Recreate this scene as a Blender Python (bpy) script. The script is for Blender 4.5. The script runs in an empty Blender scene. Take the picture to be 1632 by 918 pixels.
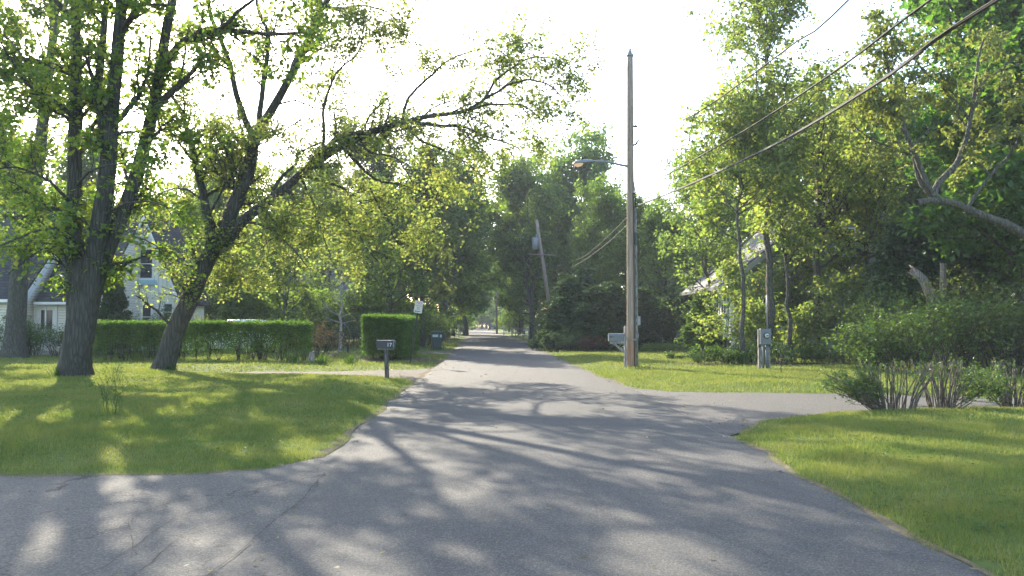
import bpy, math, random
import numpy as np
from mathutils import Vector, Matrix

# ---------------------------------------------------------------- camera, light, exposure
sc = bpy.context.scene
COL = sc.collection
F, W, H, HZ, CH = 1270.0, 1632.0, 918.0, 515.0, 1.6
PITCH = math.atan((HZ - 459) / F)
cd = bpy.data.cameras.new('camera')
cd.sensor_width = 36.0
cd.lens = F / W * 36.0
cd.clip_start, cd.clip_end = 0.1, 3000
cam = bpy.data.objects.new('camera', cd)
COL.objects.link(cam)
cam.location = (0, 0, CH)
cam.rotation_euler = (math.pi / 2 + PITCH, 0, 0)
sc.camera = cam

SUN_AZ = math.radians(26.0)      # left of the viewing direction
SUN_EL = math.radians(28.5)
to_sun = Vector((-math.sin(SUN_AZ) * math.cos(SUN_EL), math.cos(SUN_AZ) * math.cos(SUN_EL), math.sin(SUN_EL)))
world = bpy.data.worlds.new('World')
sc.world = world
world.use_nodes = True
wn = world.node_tree.nodes
wn.clear()
sky = wn.new('ShaderNodeTexSky')
sky.sky_type = 'NISHITA'
sky.sun_disc = False
sky.sun_elevation = SUN_EL
sky.sun_rotation = -SUN_AZ
sky.air_density, sky.dust_density, sky.ozone_density = 1.0, 1.7, 1.3
bg = wn.new('ShaderNodeBackground')
bg.inputs['Strength'].default_value = 0.15
wo = wn.new('ShaderNodeOutputWorld')
world.node_tree.links.new(sky.outputs[0], bg.inputs[0])
world.node_tree.links.new(bg.outputs[0], wo.inputs[0])
sl = bpy.data.lights.new('sun', 'SUN')
sl.energy = 3.9
sl.angle = math.radians(0.5)
sl.color = (1.0, 0.89, 0.72)
sun = bpy.data.objects.new('sun', sl)
COL.objects.link(sun)
sun.location = (-20, 40, 30)
sun.rotation_euler = to_sun.to_track_quat('Z', 'Y').to_euler()
sc.view_settings.view_transform = 'Standard'
sc.view_settings.look = 'None'
sc.view_settings.exposure = 2.27
sc.view_settings.gamma = 1.0
sc.view_settings.use_curve_mapping = False
sc.render.engine = 'CYCLES'
cy = sc.cycles
cy.use_denoising = True
cy.use_adaptive_sampling = False
cy.max_bounces = 8
cy.diffuse_bounces = 5
cy.glossy_bounces = 2
cy.transmission_bounces = 6
cy.volume_bounces = 0
cy.transparent_max_bounces = 8
cy.caustics_reflective = False
cy.caustics_refractive = False
cy.sample_clamp_indirect = 6.0

# ---------------------------------------------------------------- picture-to-place helpers
_c, _s = math.cos(PITCH), math.sin(PITCH)
_fwd, _up, _rt = np.array([0, _c, _s]), np.array([0, -_s, _c]), np.array([1.0, 0, 0])
def ray(px, py):
    return _fwd + _rt * ((px - 816) / F) + _up * ((459 - py) / F)
def P(px, py, Z):
    d = ray(px, py)
    return np.array([0, 0, CH]) + d * (Z / d[1])
def G(px, py, z=0.0):
    d = ray(px, py)
    p = np.array([0, 0, CH]) + d * ((z - CH) / d[2])
    p[2] = z
    return p
def XZ(px, Z):                       # ground spot at depth Z under column px
    return np.array([P(px, 515, Z)[0], Z, 0.0])

# ---------------------------------------------------------------- object helpers
def link(o):
    COL.objects.link(o)
    return o
def props(o, label=None, cat=None, group=None, kind=None):
    if label: o['label'] = label
    if cat: o['category'] = cat
    if group: o['group'] = group
    if kind: o['kind'] = kind
    return o
def thing(name, label, cat, loc=(0, 0, 0), rz=0, group=None):
    o = bpy.data.objects.new(name, None)
    o.empty_display_size = 0.2
    link(o)
    o.location = [float(v) for v in loc]
    o.rotation_euler = (0, 0, rz)
    return props(o, label, cat, group)
def npmesh(name, V, faces, mat, smooth=False):
    """V (n,3); faces: list of int arrays (m,3) or (m,4)"""
    me = bpy.data.meshes.new(name)
    V = np.ascontiguousarray(V, dtype=np.float32)
    faces = [np.asarray(f, dtype=np.int32) for f in faces if len(f)]
    me.vertices.add(len(V))
    me.vertices.foreach_set('co', V.ravel())
    nl = sum(f.size for f in faces)
    npoly = sum(len(f) for f in faces)
    me.loops.add(nl)
    me.polygons.add(npoly)
    me.loops.foreach_set('vertex_index', np.concatenate([f.ravel() for f in faces]))
    starts, k = [], 0
    for f in faces:
        starts.append(k + np.arange(len(f), dtype=np.int32) * f.shape[1])
        k += f.size
    me.polygons.foreach_set('loop_start', np.concatenate(starts).astype(np.int32))
    me.update(calc_edges=True)
    me.polygons.foreach_set('use_smooth', np.full(npoly, smooth, dtype=bool))
    me.materials.append(mat)
    me.validate()
    return me
def obj(name, me, parent=None):
    o = bpy.data.objects.new(name, me)
    link(o)
    if parent is not None: o.parent = parent
    return o
class MB:
    """collects simple solids into one mesh"""
    def __init__(s): s.v, s.f = [], []
    def add(s, V, Fs):
        n = len(s.v)
        s.v += [tuple(float(c) for c in v) for v in V]
        s.f += [tuple(i + n for i in f) for f in Fs]
        return s
    def box(s, x0, x1, y0, y1, z0, z1, b=0.0):
        if b <= 0:
            V = [(x, y, z) for z in (z0, z1) for y in (y0, y1) for x in (x0, x1)]
            return s.add(V, [(0, 2, 3, 1), (4, 5, 7, 6), (0, 1, 5, 4), (2, 6, 7, 3), (0, 4, 6, 2), (1, 3, 7, 5)])
        def ring(z, i):
            q = b * (1.0 if i == 0 else 0.0)
            X0, X1, Y0, Y1, c = x0 + q, x1 - q, y0 + q, y1 - q, b
            return [(X0 + c, Y0, z), (X1 - c, Y0, z), (X1, Y0 + c, z), (X1, Y1 - c, z), (X1 - c, Y1, z), (X0 + c, Y1, z), (X0, Y1 - c, z), (X0, Y0 + c, z)]
        return s.loft([ring(z0, 0), ring(z0 + b, 1), ring(z1 - b, 1), ring(z1, 0)])
    def loft(s, rings, cap=True):
        n = len(rings[0]); V = [p for r in rings for p in r]; Fs = []
        for k in range(len(rings) - 1):
            for i in range(n):
                j = (i + 1) % n
                Fs.append((k * n + i, k * n + j, (k + 1) * n + j, (k + 1) * n + i))
        if cap:
            Fs.append(tuple(reversed(range(n))))
            Fs.append(tuple((len(rings) - 1) * n + i for i in range(n)))
        return s.add(V, Fs)
    def tube(s, pts, r, n=8, cap=True):
        pts = [np.array(p, float) for p in pts]
        if not hasattr(r, '__len__'): r = [r] * len(pts)
        rings = []
        t0 = pts[-1] - pts[0]
        ref = np.array([0, 0, 1.0]) if abs(t0[2]) < 0.8 * np.linalg.norm(t0) else np.array([1.0, 0, 0])
        for i, p in enumerate(pts):
            t = pts[min(i + 1, len(pts) - 1)] - pts[max(i - 1, 0)]
            t = t / (np.linalg.norm(t) + 1e-9)
            a = np.cross(ref, t); a /= np.linalg.norm(a) + 1e-9
            b = np.cross(t, a)
            rings.append([tuple(p + r[i] * (math.cos(q) * a + math.sin(q) * b)) for q in np.linspace(0, 2 * math.pi, n, endpoint=False)])
        return s.loft(rings, cap)
    def prism(s, poly, axis, a0, a1):
        """poly: 2-D outline; axis 'x': poly is (y,z); 'y': (x,z); 'z': (x,y)"""
        def q(u, v, a): return {'x': (a, u, v), 'y': (u, a, v), 'z': (u, v, a)}[axis]
        return s.loft([[q(u, v, a0) for u, v in poly], [q(u, v, a1) for u, v in poly]])
    def build(s, name, mat, parent=None, smooth=False, xf=None):
        me = bpy.data.meshes.new(name)
        me.from_pydata(s.v, [], s.f)
        if xf is not None: me.transform(xf)
        import bmesh
        bm = bmesh.new(); bm.from_mesh(me)
        bmesh.ops.recalc_face_normals(bm, faces=bm.faces)
        bm.to_mesh(me); bm.free()
        if smooth: me.polygons.foreach_set('use_smooth', [True] * len(me.polygons))
        me.materials.append(mat)
        return obj(name, me, parent)
def text_mesh(name, txt, size, mat, parent, loc, rot, extrude=0.001):
    cu = bpy.data.curves.new('t', 'FONT')
    cu.body = txt; cu.size = size; cu.align_x = 'CENTER'; cu.align_y = 'CENTER'; cu.extrude = extrude
    t = bpy.data.objects.new('t', cu); COL.objects.link(t)
    bpy.context.view_layer.update()
    me = bpy.data.meshes.new_from_object(t.evaluated_get(bpy.context.evaluated_depsgraph_get()))
    bpy.data.objects.remove(t)
    me.materials.clear(); me.materials.append(mat)
    o = obj(name, me, parent)
    o.location = loc; o.rotation_euler = rot
    return o
def dup(root, loc, rz=0.0, scale=None, label=None, group=None, name=None):
    r = root.copy(); COL.objects.link(r)
    r.location = [float(v) for v in loc]; r.rotation_euler = (0, 0, rz)
    if scale is not None: r.scale = scale
    if label: r['label'] = label
    if group: r['group'] = group
    for ch in list(root.children):
        c = ch.copy(); COL.objects.link(c); c.parent = r
        for g in ch.children:
            d = g.copy(); COL.objects.link(d); d.parent = c
    return r

# ---------------------------------------------------------------- materials
def newmat(name):
    m = bpy.data.materials.new(name); m.use_nodes = True
    nt = m.node_tree; nt.nodes.clear()
    out = nt.nodes.new('ShaderNodeOutputMaterial')
    return m, nt, out
def N(nt, t, **kw):
    n = nt.nodes.new(t)
    for k, v in kw.items(): setattr(n, k, v)
    return n
def ramp(nt, stops, src):
    r = N(nt, 'ShaderNodeValToRGB')
    e = r.color_ramp.elements
    while len(e) < len(stops): e.new(0.5)
    for q, (p, c) in zip(e, stops):
        q.position = p; q.color = (c[0], c[1], c[2], 1)
    nt.links.new(src, r.inputs[0])
    return r.outputs[0]
def coords(nt, scale=(1, 1, 1), kind='Object', rot=(0, 0, 0)):
    tc = N(nt, 'ShaderNodeTexCoord'); mp = N(nt, 'ShaderNodeMapping')
    mp.inputs['Scale'].default_value = scale
    mp.inputs['Rotation'].default_value = rot
    nt.links.new(tc.outputs[kind], mp.inputs[0])
    return mp.outputs[0]
def noise(nt, vec, scale, detail=6, rough=0.6, dist=0.0):
    n = N(nt, 'ShaderNodeTexNoise')
    n.inputs['Scale'].default_value = scale; n.inputs['Detail'].default_value = detail
    n.inputs['Roughness'].default_value = rough; n.inputs['Distortion'].default_value = dist
    nt.links.new(vec, n.inputs['Vector'])
    return n.outputs[0]
def mixc(nt, a, b, f, mode='MIX'):
    m = N(nt, 'ShaderNodeMixRGB', blend_type=mode)
    for s, i in ((f, 0), (a, 1), (b, 2)):
        if isinstance(s, (int, float)): m.inputs[i].default_value = s
        elif isinstance(s, tuple): m.inputs[i].default_value = (*s[:3], 1)
        else: nt.links.new(s, m.inputs[i])
    return m.outputs[0]
def math_(nt, op, a, b=0.0, clamp=False):
    m = N(nt, 'ShaderNodeMath', operation=op, use_clamp=clamp)
    for s, i in ((a, 0), (b, 1)):
        if isinstance(s, (int, float)): m.inputs[i].default_value = s
        else: nt.links.new(s, m.inputs[i])
    return m.outputs[0]
def principled(nt, out, col, rough=0.7, metal=0.0, height=None, bump=0.3, bdist=0.02, spec=0.4):
    p = N(nt, 'ShaderNodeBsdfPrincipled')
    if isinstance(col, tuple): p.inputs['Base Color'].default_value = (*col[:3], 1)
    else: nt.links.new(col, p.inputs['Base Color'])
    if isinstance(rough, (int, float)): p.inputs['Roughness'].default_value = rough
    else: nt.links.new(rough, p.inputs['Roughness'])
    p.inputs['Metallic'].default_value = metal
    p.inputs['Specular IOR Level'].default_value = spec
    if height is not None:
        b = N(nt, 'ShaderNodeBump'); b.inputs['Strength'].default_value = bump; b.inputs['Distance'].default_value = bdist
        nt.links.new(height, b.inputs['Height']); nt.links.new(b.outputs[0], p.inputs['Normal'])
    nt.links.new(p.outputs[0], out.inputs[0])
    return p
def plain(name, c1, c2=None, scale=6.0, rough=0.6, metal=0.0, bump=0.0, stretch=(1, 1, 1), spec=0.4):
    m, nt, out = newmat(name)
    v = coords(nt, stretch)
    n = noise(nt, v, scale)
    col = ramp(nt, [(0.3, c1), (0.7, c2 or tuple(x * 0.75 for x in c1))], n)
    principled(nt, out, col, rough, metal, n if bump else None, bump, 0.01, spec)
    return m
def leafmat(name, cols, trans=0.5, tint=(1.28, 1.2, 0.6), gloss=0.03):
    m, nt, out = newmat(name)
    g = N(nt, 'ShaderNodeNewGeometry')
    isl = g.outputs['Random Per Island']
    v = coords(nt, (1, 1, 1))
    n = noise(nt, v, 0.55, 3)
    mixv = math_(nt, 'ADD', math_(nt, 'MULTIPLY', isl, 0.6), math_(nt, 'MULTIPLY', n, 0.4))
    k = len(cols)
    col = ramp(nt, [(0.12 + 0.76 * i / (k - 1), c) for i, c in enumerate(cols)], mixv)
    d = N(nt, 'ShaderNodeBsdfDiffuse'); t = N(nt, 'ShaderNodeBsdfTranslucent')
    nt.links.new(col, d.inputs[0])
    nt.links.new(mixc(nt, col, tint, 1.0, 'MULTIPLY'), t.inputs[0])
    mx = N(nt, 'ShaderNodeMixShader'); mx.inputs[0].default_value = trans
    nt.links.new(d.outputs[0], mx.inputs[1]); nt.links.new(t.outputs[0], mx.inputs[2])
    gl = N(nt, 'ShaderNodeBsdfGlossy'); gl.inputs['Roughness'].default_value = 0.45
    gl.inputs[0].default_value = (0.8, 0.85, 0.8, 1)
    m2 = N(nt, 'ShaderNodeMixShader'); m2.inputs[0].default_value = gloss
    nt.links.new(mx.outputs[0], m2.inputs[1]); nt.links.new(gl.outputs[0], m2.inputs[2])
    nt.links.new(m2.outputs[0], out.inputs[0])
    return m
def barkmat(name, c1, c2, moss=0.25, zs=1.2):
    m, nt, out = newmat(name)
    v = coords(nt, (9, 9, zs))
    n1 = noise(nt, v, 1.6, 8, 0.65, 0.4)
    vo = N(nt, 'ShaderNodeTexVoronoi', feature='DISTANCE_TO_EDGE')
    vo.inputs['Scale'].default_value = 1.6
    nt.links.new(coords(nt, (8, 8, zs * 0.9)), vo.inputs['Vector'])
    crack = math_(nt, 'MINIMUM', math_(nt, 'MULTIPLY', vo.outputs[0], 3.0), 1.0)
    h = math_(nt, 'ADD', math_(nt, 'MULTIPLY', crack, 0.6), n1)
    col = ramp(nt, [(0.25, tuple(x * 0.45 for x in c2)), (0.6, c2), (1.15, c1)], h)
    big = noise(nt, coords(nt), 0.9, 4)
    col = mixc(nt, col, (0.09, 0.11, 0.06), math_(nt, 'MULTIPLY', big, moss))
    principled(nt, out, col, 0.9, 0, h, 0.9, 0.06, 0.2)
    return m
M = {}
M['bark_maple'] = barkmat('bark_maple', (0.09, 0.08, 0.072), (0.048, 0.043, 0.039))
M['bark_grey'] = barkmat('bark_grey', (0.12, 0.11, 0.095), (0.068, 0.062, 0.055), 0.35, 2.5)
M['bark_dark'] = barkmat('bark_dark', (0.09, 0.075, 0.06), (0.05, 0.042, 0.035))
M['bark_pale'] = barkmat('bark_pale', (0.5, 0.46, 0.4), (0.34, 0.31, 0.27), 0.1, 3.0)
M['stem'] = barkmat('twig_bark', (0.2, 0.165, 0.13), (0.115, 0.095, 0.075), 0.1, 3.0)
M['deadwood'] = barkmat('deadwood', (0.42, 0.37, 0.32), (0.27, 0.23, 0.2), 0.1, 0.7)
M['bark_ev'] = plain('evergreen_twig', (0.03, 0.032, 0.02), (0.022, 0.022, 0.016), 6, 0.9)
M['leaf_maple'] = leafmat('leaf_maple', [(0.058, 0.125, 0.025), (0.106, 0.195, 0.034), (0.177, 0.257, 0.043), (0.228, 0.234, 0.056)], 0.62)
M['leaf_arch'] = leafmat('leaf_arch', [(0.082, 0.145, 0.045), (0.139, 0.208, 0.063), (0.209, 0.256, 0.087), (0.235, 0.232, 0.099)], 0.68)
M['leaf_grove'] = leafmat('leaf_grove', [(0.074, 0.137, 0.035), (0.127, 0.206, 0.05), (0.196, 0.258, 0.07), (0.212, 0.22, 0.075)], 0.64)
M['leaf_oak'] = leafmat('leaf_oak', [(0.089, 0.127, 0.037), (0.137, 0.178, 0.053), (0.184, 0.207, 0.069)], 0.6)
M['leaf_deep'] = leafmat('leaf_deep', [(0.033, 0.097, 0.019), (0.061, 0.152, 0.027), (0.105, 0.204, 0.038)], 0.64)
M['leaf_mid'] = leafmat('leaf_mid', [(0.061, 0.124, 0.029), (0.105, 0.184, 0.04), (0.165, 0.236, 0.055)], 0.65)
M['leaf_olive'] = leafmat('leaf_olive', [(0.066, 0.098, 0.032), (0.105, 0.145, 0.044), (0.155, 0.18, 0.058)], 0.6)
M['leaf_yellow'] = leafmat('leaf_yellow', [(0.072, 0.14, 0.036), (0.12, 0.2, 0.05), (0.185, 0.243, 0.072)], 0.6)
M['leaf_fresh'] = leafmat('leaf_fresh', [(0.05, 0.125, 0.026), (0.09, 0.18, 0.036), (0.15, 0.23, 0.05)], 0.66)
M['leaf_conifer'] = leafmat('leaf_conifer', [(0.029, 0.063, 0.026), (0.05, 0.094, 0.033), (0.079, 0.124, 0.04)], 0.3)
M['leaf_hedge'] = leafmat('leaf_hedge', [(0.036, 0.087, 0.018), (0.066, 0.143, 0.023), (0.115, 0.198, 0.03)], 0.5)
M['leaf_bush'] = leafmat('leaf_bush', [(0.047, 0.102, 0.022), (0.077, 0.144, 0.028), (0.131, 0.203, 0.039)], 0.42)
M['leaf_brown'] = leafmat('leaf_brown', [(0.07, 0.05, 0.035), (0.12, 0.085, 0.05), (0.14, 0.13, 0.05)], 0.4)
M['leaf_red'] = leafmat('leaf_red', [(0.08, 0.03, 0.025), (0.12, 0.05, 0.03), (0.1, 0.08, 0.03)], 0.4)
M['leaf_low'] = leafmat('leaf_low', [(0.03, 0.075, 0.016), (0.055, 0.11, 0.02), (0.09, 0.155, 0.026)], 0.45)
def grassmat():
    m = leafmat('grass', [(0.048, 0.098, 0.024), (0.096, 0.155, 0.04), (0.172, 0.21, 0.062), (0.255, 0.23, 0.11)], 0.5, (1.2, 1.1, 0.6), 0.02)
    for n in m.node_tree.nodes:
        if n.type == 'TEX_NOISE': n.inputs['Scale'].default_value = 0.9; n.inputs['Detail'].default_value = 6; n.inputs['Roughness'].default_value = 0.65
        if n.type == 'MATH' and n.operation == 'MULTIPLY':
            n.inputs[1].default_value = 0.3 if n.inputs[1].default_value > 0.5 else 0.8
    return m
M['grass'] = grassmat()

# ---------------------------------------------------------------- ground, road, drives, grass
rg = np.random.default_rng(5)
def densify(pts, step=0.5, amp=0.03, far=60):
    out = []
    for i in range(len(pts) - 1):
        a, b = np.array(pts[i], float), np.array(pts[i + 1], float)
        L = np.linalg.norm(b - a)
        n = max(1, int(L / step)) if min(abs(a[1]), abs(b[1])) < far else max(1, int(L / 6))
        for k in range(n):
            p = a + (b - a) * k / n
            if far == 60 and 0 < k:
                nn_ = np.array([-(b - a)[1], (b - a)[0]]) / max(L, 1e-6); q_ = p[0] * 1.3 + p[1]
                p = p + nn_ * amp * 1.3 * (math.sin(q_ * 2.1) + math.sin(q_ * 4.7 + 1) * 0.6) * min(1, k / 2, (n - k) / 2)
            out.append(p + rg.normal(0, amp * 0.8, 2) * (1 if 0 < k else 0))
    out.append(np.array(pts[-1], float))
    return np.array(out)
road_L = densify([(-1.98, -40), (-1.98, 5), (-1.98, 8.0), (-2.12, 9.0), (-2.34, 11.6), (-2.6, 19.7), (-3.08, 38.3), (-4.3, 68), (-7.4, 140), (-13.5, 260)], amp=0.045)
road_R = densify([(3.06, -40), (3.04, 5), (3.05, 8.0), (3.15, 11.5), (3.12, 15.5), (3.08, 19.3), (2.63, 23.9), (1.8, 45), (1.07, 75), (-1.7, 123), (-8.0, 260)], amp=0.035)
side_L = np.array(list(densify([(-70, 8.2), (-20, 8.4), (-6, 8.42), (-3.4, 8.52), (-2.75, 8.8), (-2.3, 9.6), (-2.2, 9.9)], amp=0.03)) + [(-1.7, 9.9), (-1.5, 1.5)] + list(densify([(-1.9, 1.4), (-3, 1.0), (-70, 0.6)], amp=0.03)))
drive_R = np.array(list(densify([(2.9, 11.2), (3.3, 11.7), (4.2, 13.3), (5.87, 14.45), (10.05, 15.3), (16, 15.9), (40, 17)], amp=0.03)) + list(densify([(40, 20), (10.9, 17.2), (7.35, 18.15), (3.7, 18.75), (3.05, 19.6), (2.8, 19.8)], amp=0.03)))
gravel = np.array(list(densify([(-2.3, 21.2), (-3.0, 22.9), (-4.0, 24.0), (-6, 24.8), (-10, 25.5)], amp=0.05)) + list(densify([(-10.5, 26.1), (-6, 26.6), (-3.5, 27.5), (-2.6, 28.8)], amp=0.05)))
apron = np.array([(-3.0, 41), (-6, 42.2), (-16, 42.6), (-16, 45.4), (-6, 45.2), (-3.1, 47)])
road_poly = np.concatenate([road_L, road_R[::-1]])
PAVE = [road_poly, side_L, drive_R, gravel, apron]
def sdist(x, y, polys=PAVE, cap=3.0):
    """signed distance to the paved areas, capped at 3 m: below 0 inside"""
    x = np.asarray(x, float); y = np.asarray(y, float)
    o = np.argsort(y, kind='stable'); X, Y = x[o], y[o]
    res = np.full(X.shape, cap)
    for pl in polys:
        best = np.full(X.shape, cap * cap)
        ins = np.zeros(X.shape, bool)
        n = len(pl)
        for i in range(n):
            x1, y1 = pl[i]; x2, y2 = pl[(i + 1) % n]
            dx, dy = x2 - x1, y2 - y1
            a, b = np.searchsorted(Y, (min(y1, y2) - cap, max(y1, y2) + cap))
            if a == b: continue
            xs_, ys_ = X[a:b], Y[a:b]
            t = np.clip(((xs_ - x1) * dx + (ys_ - y1) * dy) / (dx * dx + dy * dy + 1e-12), 0, 1)
            np.minimum(best[a:b], (xs_ - x1 - t * dx) ** 2 + (ys_ - y1 - t * dy) ** 2, out=best[a:b])
            if dy != 0:
                a, b = np.searchsorted(Y, (min(y1, y2), max(y1, y2)), side='left')
                ins[a:b] ^= X[a:b] < dx * (Y[a:b] - y1) / dy + x1
        d = np.sqrt(best)
        np.minimum(res, np.where(ins, -d, d), out=res)
    r = np.empty_like(res); r[o] = res
    return r
def vnoise(x, y, s, seed=0):
    r = np.random.default_rng(seed); tab = r.random((64, 64))
    u, v = np.asarray(x) / s + 100, np.asarray(y) / s + 100
    i, j = np.floor(u).astype(int), np.floor(v).astype(int)
    fu, fv = u - i, v - j
    fu, fv = fu * fu * (3 - 2 * fu), fv * fv * (3 - 2 * fv)
    g = lambda a, b: tab[a % 64, b % 64]
    return (g(i, j) * (1 - fu) + g(i + 1, j) * fu) * (1 - fv) + (g(i, j + 1) * (1 - fu) + g(i + 1, j + 1) * fu) * fv
def gz_from(d, x, y):
    t = np.clip(d / 1.5, 0, 1)
    return np.where(d < 0, -0.03, -0.004 + (0.05 + 0.09 * vnoise(x, y, 3.3, 1) + 0.03 * vnoise(x, y, 0.9, 2)) * t * t * (3 - 2 * t))
def gz(x, y):
    x, y = np.array([float(x)]), np.array([float(y)])
    return float(gz_from(sdist(x, y), x, y)[0])
def on_ground(p, sink=0.0):
    return np.array([p[0], p[1], gz(p[0], p[1]) - sink])
u = np.linspace(-1, 1, 230); xs = np.sinh(u * 4.6) / math.sinh(4.6) * 380
u2 = np.linspace(-0.55, 1, 250); ys = np.sinh(u2 * 4.4) / math.sinh(4.4) * 380 + 9
GX, GY = np.meshgrid(xs, ys)
gd = sdist(GX.ravel(), GY.ravel())
GZ = gz_from(gd, GX.ravel(), GY.ravel())
nx, ny = len(xs), len(ys)
idx = np.arange(nx * ny).reshape(ny, nx)
gf = np.stack([idx[:-1, :-1], idx[:-1, 1:], idx[1:, 1:], idx[1:, :-1]], -1).reshape(-1, 4)
m, nt, out = newmat('lawn_soil')
v = coords(nt)
n1 = noise(nt, v, 0.35, 5); n2 = noise(nt, v, 9, 8, 0.7); n3 = noise(nt, v, 60, 4, 0.7)
c = ramp(nt, [(0.32, (0.055, 0.09, 0.024)), (0.55, (0.095, 0.13, 0.034)), (0.75, (0.15, 0.15, 0.055))], math_(nt, 'ADD', math_(nt, 'MULTIPLY', n1, 0.55), math_(nt, 'MULTIPLY', n2, 0.45)))
c = mixc(nt, c, (0.09, 0.075, 0.05), math_(nt, 'MULTIPLY', math_(nt, 'GREATER_THAN', n2, 0.6), 0.7))
principled(nt, out, c, 0.95, 0, n3, 0.8, 0.03, 0.1)
ground = props(obj('ground', npmesh('ground', np.stack([GX.ravel(), GY.ravel(), GZ], 1), [gf], m, True)), kind='structure')

def asphalt(name, c1, c2, agg, aggc, crack=0.0, spec=0.25):
    m, nt, out = newmat(name)
    v = coords(nt)
    big = noise(nt, coords(nt, (1, 0.12, 1)), 0.9, 6); mid = noise(nt, v, 3.0, 6); fine = noise(nt, v, 150, 3, 0.7)
    col = ramp(nt, [(0.3, c1), (0.7, c2)], math_(nt, 'ADD', math_(nt, 'MULTIPLY', big, 0.6), math_(nt, 'MULTIPLY', mid, 0.4)))
    vo = N(nt, 'ShaderNodeTexVoronoi'); vo.inputs['Scale'].default_value = agg
    nt.links.new(v, vo.inputs['Vector'])
    sp = N(nt, 'ShaderNodeSeparateColor'); nt.links.new(vo.outputs['Color'], sp.inputs[0])
    stone = math_(nt, 'MULTIPLY', math_(nt, 'GREATER_THAN', sp.outputs[0], 0.66), 0.4)
    col = mixc(nt, col, aggc, stone)
    dark = math_(nt, 'MULTIPLY', math_(nt, 'LESS_THAN', sp.outputs[1], 0.3), 0.35)
    col = mixc(nt, col, tuple(x * 0.35 for x in c1), dark)
    h = math_(nt, 'ADD', vo.outputs['Distance'], fine)
    if crack:
        wv = N(nt, 'ShaderNodeTexVoronoi', feature='DISTANCE_TO_EDGE'); wv.inputs['Scale'].default_value = 0.75
        sx_ = N(nt, 'ShaderNodeSeparateXYZ'); nt.links.new(v, sx_.inputs[0]); xco = math_(nt, 'ADD', sx_.outputs[0], math_(nt, 'MULTIPLY', mid, 1.4))
        wob = noise(nt, v, 2.2, 5)
        add = N(nt, 'ShaderNodeVectorMath', operation='MULTIPLY_ADD')
        cmb = N(nt, 'ShaderNodeCombineXYZ'); nt.links.new(wob, cmb.inputs[0]); nt.links.new(mid, cmb.inputs[1])
        nt.links.new(cmb.outputs[0], add.inputs[0]); add.inputs[1].default_value = (0.7, 0.7, 0); nt.links.new(v, add.inputs[2])
        nt.links.new(add.outputs[0], wv.inputs['Vector'])
        k = math_(nt, 'MULTIPLY', math_(nt, 'LESS_THAN', wv.outputs[0], 0.0045), math_(nt, 'GREATER_THAN', xco, -4.3))
        col = mixc(nt, col, (0.02, 0.02, 0.018), math_(nt, 'MULTIPLY', k, crack))
        h = math_(nt, 'SUBTRACT', h, k)
    principled(nt, out, col, 0.86, 0, h, 0.55, 0.012, spec)
    return m
M['road'] = asphalt('road_asphalt', (0.047, 0.047, 0.0445), (0.073, 0.0725, 0.068), 110, (0.17, 0.165, 0.15), 0.0)
M['side'] = asphalt('side_asphalt', (0.061, 0.06, 0.054), (0.09, 0.087, 0.078), 90, (0.18, 0.172, 0.155), 0.7)
M['drive'] = asphalt('drive_asphalt', (0.055, 0.054, 0.05), (0.075, 0.072, 0.066), 90, (0.18, 0.17, 0.16), 0.0)
M['gravel'] = asphalt('gravel', (0.085, 0.075, 0.062), (0.14, 0.122, 0.1), 40, (0.2, 0.18, 0.155), 0.0, 0.05)
def flat(name, poly, z, mat):
    me = bpy.data.meshes.new(name)
    me.from_pydata([(float(a), float(b), z) for a, b in poly], [], [tuple(range(len(poly)))])
    me.materials.append(mat)
    if me.polygons[0].normal.z < 0: me.flip_normals()
    return props(obj(name, me), kind='structure')
yl = np.concatenate([np.arange(-40, 60, 0.4), np.arange(60, 260.1, 4)])
Lx = np.interp(yl, road_L[:, 1], road_L[:, 0]); Rx = np.interp(yl, road_R[:, 1], road_R[:, 0])
cx = np.array([0, 0.03, 0.25, 0.5, 0.75, 0.97, 1.0]); crown = np.array([-0.02, 0.0, 0.012, 0.02, 0.012, 0.0, -0.02]) + 0.006
RV = np.stack([Lx[:, None] + (Rx - Lx)[:, None] * cx, np.repeat(yl[:, None], 7, 1), np.repeat(crown[None], len(yl), 0)], -1).reshape(-1, 3)
ri = np.arange(len(yl) * 7).reshape(-1, 7)
rf = np.stack([ri[:-1, :-1], ri[:-1, 1:], ri[1:, 1:], ri[1:, :-1]], -1).reshape(-1, 4)
props(obj('road', npmesh('road', RV, [rf], M['road'], True)), kind='structure')
flat('side_road', side_L, -0.004, M['side'])
flat('asphalt_driveway', drive_R, -0.003, M['drive'])
flat('gravel_driveway', gravel, -0.006, M['gravel'])
flat('concrete_apron', apron, -0.005, M['gravel'])
def edge_strip(name, line, side, w0, w1, seed, mat, z=0.009):
    r = np.random.default_rng(seed)
    line = np.array(line); t = np.gradient(line, axis=0); t /= np.linalg.norm(t, axis=1, keepdims=True) + 1e-9
    nrm = np.stack([-t[:, 1], t[:, 0]], 1) * side
    n = len(line); k = np.arange(n)
    wv = np.clip(np.interp(k, k[::3], r.uniform(w0, w1, len(k[::3]))) + r.normal(0, 0.02, n), 0.02, 9)
    wi = np.abs(r.normal(0.02, 0.02, n))
    A = line - nrm * wi[:, None]; B = line + nrm * wv[:, None]
    V = np.concatenate([np.column_stack([A, np.full(n, -0.0095)]), np.column_stack([line, np.full(n, -0.001)]), np.column_stack([B, np.full(n, 0.002)])])
    i = np.arange(n - 1)
    f = np.concatenate([np.stack([i + q * n, i + 1 + q * n, i + 1 + (q + 1) * n, i + (q + 1) * n], -1) for q in (0, 1)])
    return props(obj(name, npmesh(name, V, [f], mat, True)), kind='structure')
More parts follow.
